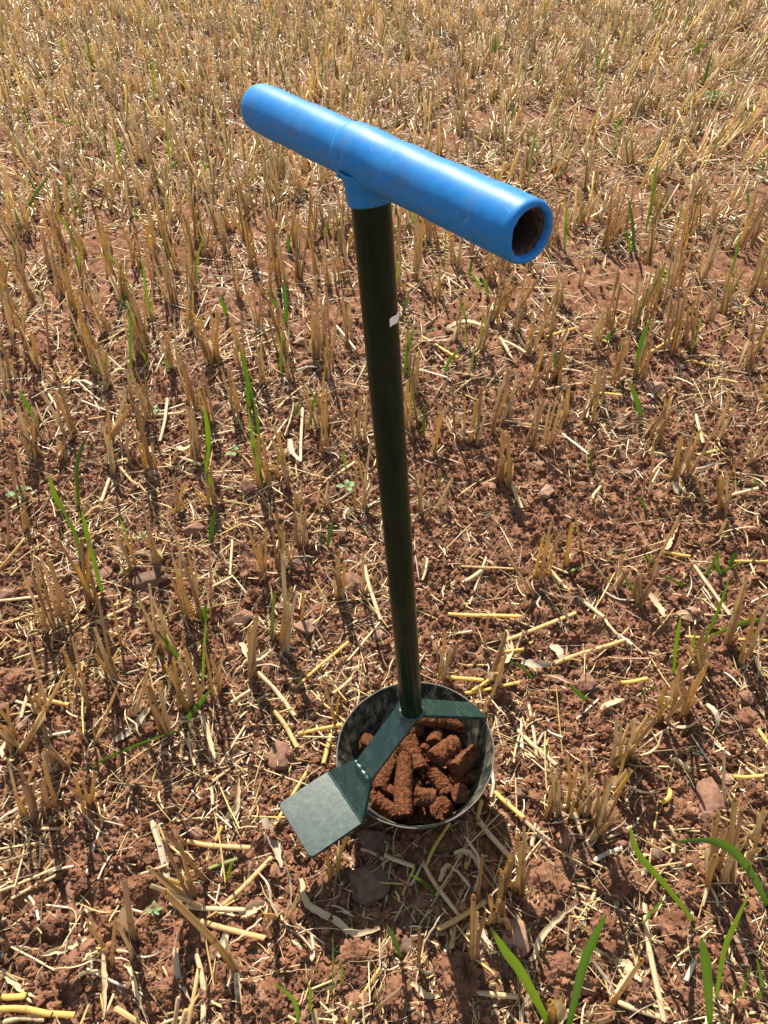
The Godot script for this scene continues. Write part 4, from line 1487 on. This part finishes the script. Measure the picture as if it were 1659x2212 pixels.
func make_sampler() -> void:
	var a := Vector3(-0.0487688, 0.99881, 0).normalized()
	var u := Vector3(a.y, -a.x, 0)
	var v := Vector3(0, 0, 1)
	var o := thing("soil_sampler")
	o.transform = Transform3D(Basis(u, a, v), Vector3(0.03859, RIM_Y, 0) - a * RIM_Y)
	tag(o, "dark green soil sampler with a blue T handle, foot pedal and soil pot", "soil sampler")
	# pole
	var foot := RIM_Y + 0.118
	var head := RIM_Y + 0.9021
	var st := begin()
	var prof := []
	for k in 40:
		prof.append(Vector2(0.016, lerpf(foot, head - 0.01, k / 39.0)))
	lathe(st, prof, 40)
	var pole := part("pole", done(st), mats.pole_paint, o)
	st = begin()
	var rows := []
	for y in [0.7655, 0.7735]:
		var ring := PackedVector3Array()
		for i in 9:
			var t := deg_to_rad(lerpf(-28.0, 60.0, i / 8.0))
			ring.append(Vector3(0.0163 * cos(t), RIM_Y + y + 0.0006 * sin(i * 2.1), 0.0163 * sin(t)))
		rows.append(ring)
	skin(st, rows, [], false)
	var sticker := part("sticker", done(st), mats.sticker, pole)
	sticker.set_meta("label", "small torn white sticker on the pole")
	# weld round the foot of the pole
	st = begin()
	var ringp := []
	var ringr := []
	for i in 33:
		var t := TAU * i / 32
		ringp.append(Vector3(0.0165 * cos(t), foot + 0.001 + 0.0012 * sin(t * 9.0), 0.0165 * sin(t)))
		ringr.append(0.0036 + 0.0004 * sin(t * 11.0))
	skin(st, tube_rings(ringp, ringr, 8))
	part("weld", done(st), mats.green_paint, o)
	# handle: a pipe in two dips of blue plastic, the near one thicker and lapping over the pole head
	var phi := 0.9676
	var h := Vector3(cos(phi), 0, sin(phi))
	var side := Vector3.UP.cross(h)
	var hb := Transform3D(Basis(side, h, side.cross(h)), Vector3(0, head, 0))
	st = begin()
	var bumps := func(p: Vector3) -> Vector3:
		var k := n_solid.get_noise_3dv(p * 26.0 + Vector3(3, 1, 8)) * 0.0003 + n_solid.get_noise_3dv(p * 90.0) * 0.00006
		return p + Vector3(p.x, 0, p.z).normalized() * k
	var far_end := -0.1696
	prof = [Vector2(0.0001, far_end + 0.0005), Vector2(0.0135, far_end + 0.0003), Vector2(0.0172, far_end + 0.0012), Vector2(0.0190, far_end + 0.0034), Vector2(0.0197, far_end + 0.0075)]
	for k in 30:
		prof.append(Vector2(0.0199 + 0.0003 * sin(k * 0.4), lerpf(far_end + 0.014, -0.024, k / 29.0)))
	prof.append(Vector2(0.0200, -0.0205))
	prof.append(Vector2(0.0192, -0.0190))
	lathe(st, prof, 56, bumps)
	var handle := part("handle", done(st), mats.blue, o, hb)
	st = begin()
	var near_end := 0.1762
	prof = [Vector2(0.0190, -0.0218), Vector2(0.0202, -0.0212), Vector2(0.0208, -0.0195), Vector2(0.0211, -0.0165), Vector2(0.0211, -0.013)]
	for k in 34:
		var y := lerpf(-0.009, near_end - 0.006, k / 33.0)
		prof.append(Vector2(0.0202 + 0.0009 * exp(-pow((y + 0.004) / 0.022, 2.0)) + 0.0002 * sin(k * 0.7), y))
	prof.append(Vector2(0.0200, near_end - 0.0030))
	prof.append(Vector2(0.0190, near_end - 0.0008))
	prof.append(Vector2(0.0176, near_end))
	prof.append(Vector2(0.0160, near_end - 0.0003))
	prof.append(Vector2(0.0152, near_end - 0.0016))
	prof.append(Vector2(0.0149, near_end - 0.006))
	var torn := func(p: Vector3) -> Vector3:
		var k := n_solid.get_noise_3dv(p * 26.0 + Vector3(3, 1, 8)) * 0.0003 + n_solid.get_noise_3dv(p * 90.0) * 0.00006
		var r := Vector3(p.x, 0, p.z)
		if r.length() < 0.017 and p.y > 0.1:
			k += n_solid.get_noise_3dv(p * 110.0) * 0.0012
		return p + r.normalized() * k
	lathe(st, prof, 72, torn)
	part("grip_sleeve", done(st), mats.blue, handle)
	st = begin()
	prof = [Vector2(0.0152, near_end - 0.0042), Vector2(0.0146, near_end - 0.0046), Vector2(0.0129, near_end - 0.0050), Vector2(0.0124, near_end - 0.0062), Vector2(0.0123, near_end - 0.02), Vector2(0.0122, 0.03), Vector2(0.0001, 0.029)]
	lathe(st, prof, 40, torn)
	var bore := part("bore", done(st), mats.rust, handle)
	bore.set_meta("label", "dark rusty inside of the open handle pipe")
	# the blue saddle below the handle, flared where it meets it
	st = begin()
	prof = [Vector2(0.0163, head - 0.0330), Vector2(0.0174, head - 0.0338), Vector2(0.0182, head - 0.0325), Vector2(0.0185, head - 0.0305)]
	for k in 12:
		var t := k / 11.0
		prof.append(Vector2(0.0187 + 0.0040 * pow(t, 1.3), lerpf(head - 0.029, head - 0.006, t)))
	var saddle := func(p: Vector3) -> Vector3:
		var low := clampf((head - 0.02 - p.y) / 0.016, 0.0, 1.0)
		var along_h: float = Vector3(p.x, 0, p.z).normalized().dot(h)
		return p + Vector3(0, low * 0.0035 * along_h, 0) + Vector3(p.x, 0, p.z).normalized() * n_solid.get_noise_3dv(p * 60.0) * 0.0007
	lathe(st, prof, 48, saddle)
	part("saddle", done(st), mats.blue, handle, hb.affine_inverse())
	# a bead of weld showing through the plastic on top
	st = begin()
	ringp = []
	ringr = []
	for i in 13:
		var t := lerpf(-1.0, 0.55, i / 12.0)
		ringp.append(Vector3(0.0205 * sin(t), -0.0185 + 0.0016 * sin(i * 1.7), -0.0205 * cos(t)) if false else Vector3(sin(t) * 0.0203, -0.018, cos(t) * 0.0203))
		ringr.append(0.0022 + 0.0006 * sin(i * 2.3))
	ringr[0] = 0.0004
	ringr[12] = 0.0004
	skin(st, tube_rings(ringp, ringr, 10))
	part("ridge", done(st), mats.blue, handle)
	# the two arms: flat bars from the pole foot down to the rim
	for k in 2:
		var turn: float = deg_to_rad([147.0, -29.5][k])
		var out_r: float = [0.094, 0.1270][k]
		var out_y: float = [0.040, 0.004][k]
		var p0 := Vector2(0.006, 0.1235)
		var p1 := Vector2(out_r, out_y)
		var run := p1 - p0
		var b := arm_basis(turn, run)
		st = begin()
		var shape := [Vector2(0, 0.0198), Vector2(run.length(), 0.0198), Vector2(run.length(), -0.0198), Vector2(0, -0.0198)]
		if k == 1:
			shape = [Vector2(0, 0.0165), Vector2(run.length() + 0.004, 0.0165), Vector2(run.length() - 0.012, -0.0165), Vector2(0, -0.0165)]
		plate(st, rounded(shape, [0.0, 0.001, 0.001, 0.0], 2), 0.0062, 0.0007)
		part("arm", done(st), mats.green_paint, o, Transform3D(b, Vector3(cos(turn) * p0.x, RIM_Y + p0.y, sin(turn) * p0.x)))
	# foot pedal: a sloping neck that widens, then the flat tread
	var turn := deg_to_rad(147.0)
	var run := Vector2(0.131, 0.001) - Vector2(0.093, 0.0405)
	var b := arm_basis(turn, run)
	st = begin()
	var neck := [Vector2(0, 0.0215), Vector2(run.length(), 0.0498), Vector2(run.length(), -0.0498), Vector2(0, -0.0215)]
	plate(st, rounded(neck, [0.002, 0.0, 0.0, 0.002], 3), 0.0066, 0.0006)
	var lie := Transform3D(b, Vector3(cos(turn) * 0.093, RIM_Y + 0.0405, sin(turn) * 0.093) + b.y * 0.0012)
	var flat_b := arm_basis(turn, Vector2(1, 0))
	var tread := Vector3(cos(turn) * 0.1285, RIM_Y + 0.002, sin(turn) * 0.1285)
	var pedal_st := begin()
	plate(pedal_st, rounded([Vector2(0, 0.0498), Vector2(0.0905, 0.0495), Vector2(0.0905, -0.0495), Vector2(0, -0.0498)], [0.001, 0.009, 0.009, 0.001], 6), 0.0066, 0.0009)
	var pedal := part("foot_pedal", done(pedal_st), mats.green_paint, o, Transform3D(flat_b, tread))
	part("neck", done(st), mats.green_paint, pedal, Transform3D(flat_b, tread).affine_inverse() * lie)
	st = begin()
	ringp = []
	ringr = []
	for i in 15:
		var w := lerpf(-0.0205, 0.0205, i / 14.0)
		ringp.append(Vector3(0.0005 + 0.0005 * sin(i * 1.3), 0.0012, w))
		ringr.append((0.0042 + 0.0004 * sin(i * 1.6)) * (0.4 if i == 0 or i == 14 else 1.0))
	skin(st, tube_rings(ringp, ringr, 8))
	part("weld", done(st), mats.green_paint, pedal, Transform3D(flat_b, tread).affine_inverse() * lie)
	# a pale worn line along the bend
	st = begin()
	ringp = []
	ringr = []
	for i in 21:
		ringp.append(Vector3(0.0022 + 0.0002 * sin(i * 1.3), 0.0012, lerpf(-0.0485, 0.0485, i / 20.0)))
		ringr.append(0.0012)
	skin(st, tube_rings(ringp, ringr, 6))
	part("bend", done(st), mats.green_paint, pedal)
	# pot
	st = begin()
	var thick := 0.0024
	var outer := [Vector2(0.040, 0.004), Vector2(0.060, 0.006), Vector2(0.074, 0.016), Vector2(0.085, 0.034), Vector2(0.096, 0.058), Vector2(0.107, 0.083), Vector2(0.1165, 0.104), Vector2(RIM_R - 0.0005, RIM_Y - 0.0012)]
	prof = []
	for p in outer:
		prof.append(p)
	prof.append(Vector2(RIM_R, RIM_Y))
	prof.append(Vector2(RIM_R - thick, RIM_Y + 0.0002))
	for k in outer.size():
		var p: Vector2 = outer[outer.size() - 1 - k]
		prof.append(Vector2(p.x - thick, p.y - 0.0008 + (thick if k > 5 else 0.0)))
	prof.append(Vector2(0.0005, 0.0065))
	var beaten := func(p: Vector3) -> Vector3:
		return p + Vector3(p.x, 0, p.z).normalized() * n_solid.get_noise_3dv(p * 14.0) * 0.0012
	lathe(st, prof, 120, beaten)
	var pot := part("pot", done(st), mats.pot_paint, o)
	st = begin()
	ringp = []
	ringr = []
	for i in 121:
		var t := TAU * i / 120
		ringp.append(beaten.call(Vector3((RIM_R - 0.0011) * cos(t), RIM_Y + 0.0001, (RIM_R - 0.0011) * sin(t))))
		ringr.append(0.0011)
	skin(st, tube_rings(ringp, ringr, 8))
	part("rim", done(st), mats.bare_steel, pot)
	st = begin()
	lathe(st, [Vector2(0.040, 0.0045), Vector2(0.020, -0.002), Vector2(0.0185, -0.06), Vector2(0.0001, -0.06)], 32)
	part("corer_tube", done(st), mats.green_paint, o)
	# soil lying in the pot, then the cores on it
	var t_o := o.transform
	st = begin()
	var rings := []
	for j in 15:
		var ring := PackedVector3Array()
		for i in 48:
			var t := TAU * i / 48
			var r := 0.088 * j / 14.0
			var hh := 0.050 + 0.012 * n_solid.get_noise_2d(r * cos(t) * 40.0, r * sin(t) * 40.0) + 0.006 * n_solid.get_noise_2d(r * cos(t) * 130.0, r * sin(t) * 130.0)
			ring.append(Vector3(r * cos(t), hh, -r * sin(t)))
		rings.append(ring)
	rings.reverse()
	skin(st, rings)
	tag(top("loose_soil", done(st), mats.core, t_o), "loose dark red soil filling the pot beneath the cores", "", "", "stuff")
	var mm := MultiMesh.new()
	mm.transform_format = MultiMesh.TRANSFORM_3D
	mm.use_colors = true
	mm.mesh = lump_mesh(10, 7, 0.5, 1.5, 6, Vector3(55, 2, 5), 0.3, true)
	mm.instance_count = 420
	for i in 420:
		var a0 := rr(0, TAU)
		var d0 := 0.084 * sqrt(rng.randf())
		var sz := 0.0012 + 0.0058 * pow(rng.randf(), 2.2)
		var spot := t_o * Vector3(d0 * cos(a0), 0.054 + 0.03 * pow(rng.randf(), 1.5) * (1.0 - d0 / 0.1), d0 * sin(a0))
		mm.set_instance_transform(i, Transform3D(Basis(Quaternion(Vector3(rr(-1, 1), rr(-1, 1), rr(-1, 1)).normalized(), Vector3.UP)) * Basis.from_scale(Vector3(sz, sz * 0.8, sz * rr(0.8, 1.2))), spot))
		mm.set_instance_color(i, Color(1, 1, 1) * rr(0.5, 0.95))
	var fines := MultiMeshInstance3D.new()
	fines.name = "core_crumbs"
	fines.multimesh = mm
	fines.material_override = mats.core_crumb
	add_child(fines, true)
	tag(fines, "loose crumbs broken off the soil cores inside the pot", "", "", "stuff")
	for s in CORES:
		var q: PackedStringArray = s.split("|")
		var d := nums(q[1])
		var p := Vector3(d[0], d[4], d[1]) / 1000.0
		var r := d[5] / 940.0
		var e := Vector3(d[2], d[4], d[3]) / 1000.0
		e.y -= rr(0.0, 0.012)
		if q[0].contains("end"):
			p.y += 0.008
			e.y -= 0.02
		var long := maxf((e - p).length() + r * 0.5, r * 1.6)
		var crumb := q[0].contains("crumb")
		var m := core_mesh(long / r, Vector3(d[0], d[1], 3) * 0.37, 1.0 if crumb else 0.5)
		var bb := along(p, e)
		tag(top("soil_core", m, mats.core, Transform3D(bb * Basis.from_scale(Vector3.ONE * r), (p + e) / 2)), q[0], "soil core", "soil cores heaped in the pot")


func arm_basis(turn: float, run: Vector2) -> Basis:      # x runs outward and down the slope, y is the face's outside, z across
	var d := Vector3(cos(turn), 0, sin(turn))
	var x := (d * run.x + Vector3.UP * run.y).normalized()
	var z := d.cross(Vector3.UP).normalized()
	return Basis(x, z.cross(x), z)


# ------------------------------------------------------------------
func _ready() -> void:
	# camera
	cam = Camera3D.new()
	cam.name = "camera"
	cam.fov = CAM_FOV
	cam.near = 0.02
	cam.far = 200.0
	add_child(cam)
	cam.transform = Transform3D(Basis(Vector3.RIGHT, deg_to_rad(CAM_PITCH)) * Basis(Vector3.BACK, deg_to_rad(CAM_ROLL)), CAM_AT)
	# sky
	var env := Environment.new()
	env.background_mode = Environment.BG_SKY
	var sky := Sky.new()
	var sm := ProceduralSkyMaterial.new()
	sm.sky_top_color = Color(0.58, 0.64, 0.71)
	sm.sky_horizon_color = Color(0.91, 0.89, 0.85)
	sm.sky_curve = 0.16
	sm.ground_horizon_color = Color(0.50, 0.44, 0.38)
	sm.ground_bottom_color = Color(0.32, 0.24, 0.18)
	sm.sun_angle_max = 20.0
	sky.sky_material = sm
	env.sky = sky
	env.background_energy_multiplier = 0.63
	env.ambient_light_source = Environment.AMBIENT_SOURCE_SKY
	env.tonemap_mode = Environment.TONE_MAPPER_LINEAR
	env.tonemap_exposure = 2.35
	env.sdfgi_enabled = true
	env.ssao_enabled = true
	env.ssil_enabled = true
	var we := WorldEnvironment.new()
	we.name = "world_environment"
	we.environment = env
	add_child(we)
	# sun, behind the tool and a little to its left
	var sun := DirectionalLight3D.new()
	sun.name = "sun"
	sun.light_energy = 1.6
	sun.light_color = Color(1.0, 0.955, 0.885)
	sun.light_angular_distance = 0.5
	sun.shadow_enabled = true
	add_child(sun)
	sun.basis = Basis.looking_at(SUN_TRAVEL.normalized(), Vector3.UP)

	rng.seed = 20240611
	noise(n_wide, 1, 2.6, 2)
	noise(n_clod, 2, 9.0, 3)
	noise(n_crumb, 3, 34.0, 3)
	noise(n_fine, 4, 150.0, 2)
	noise(n_patch, 5, 3.2, 3)
	noise(n_solid, 6, 1.0, 2)
	make_materials()
	make_pools()
	make_ground()
	make_sampler()
	make_stones()
	make_clods()
	make_stubble()
	make_straws()
	make_leaves()
	make_blades()
	make_weeds()
	make_litter()
	make_crumbs()
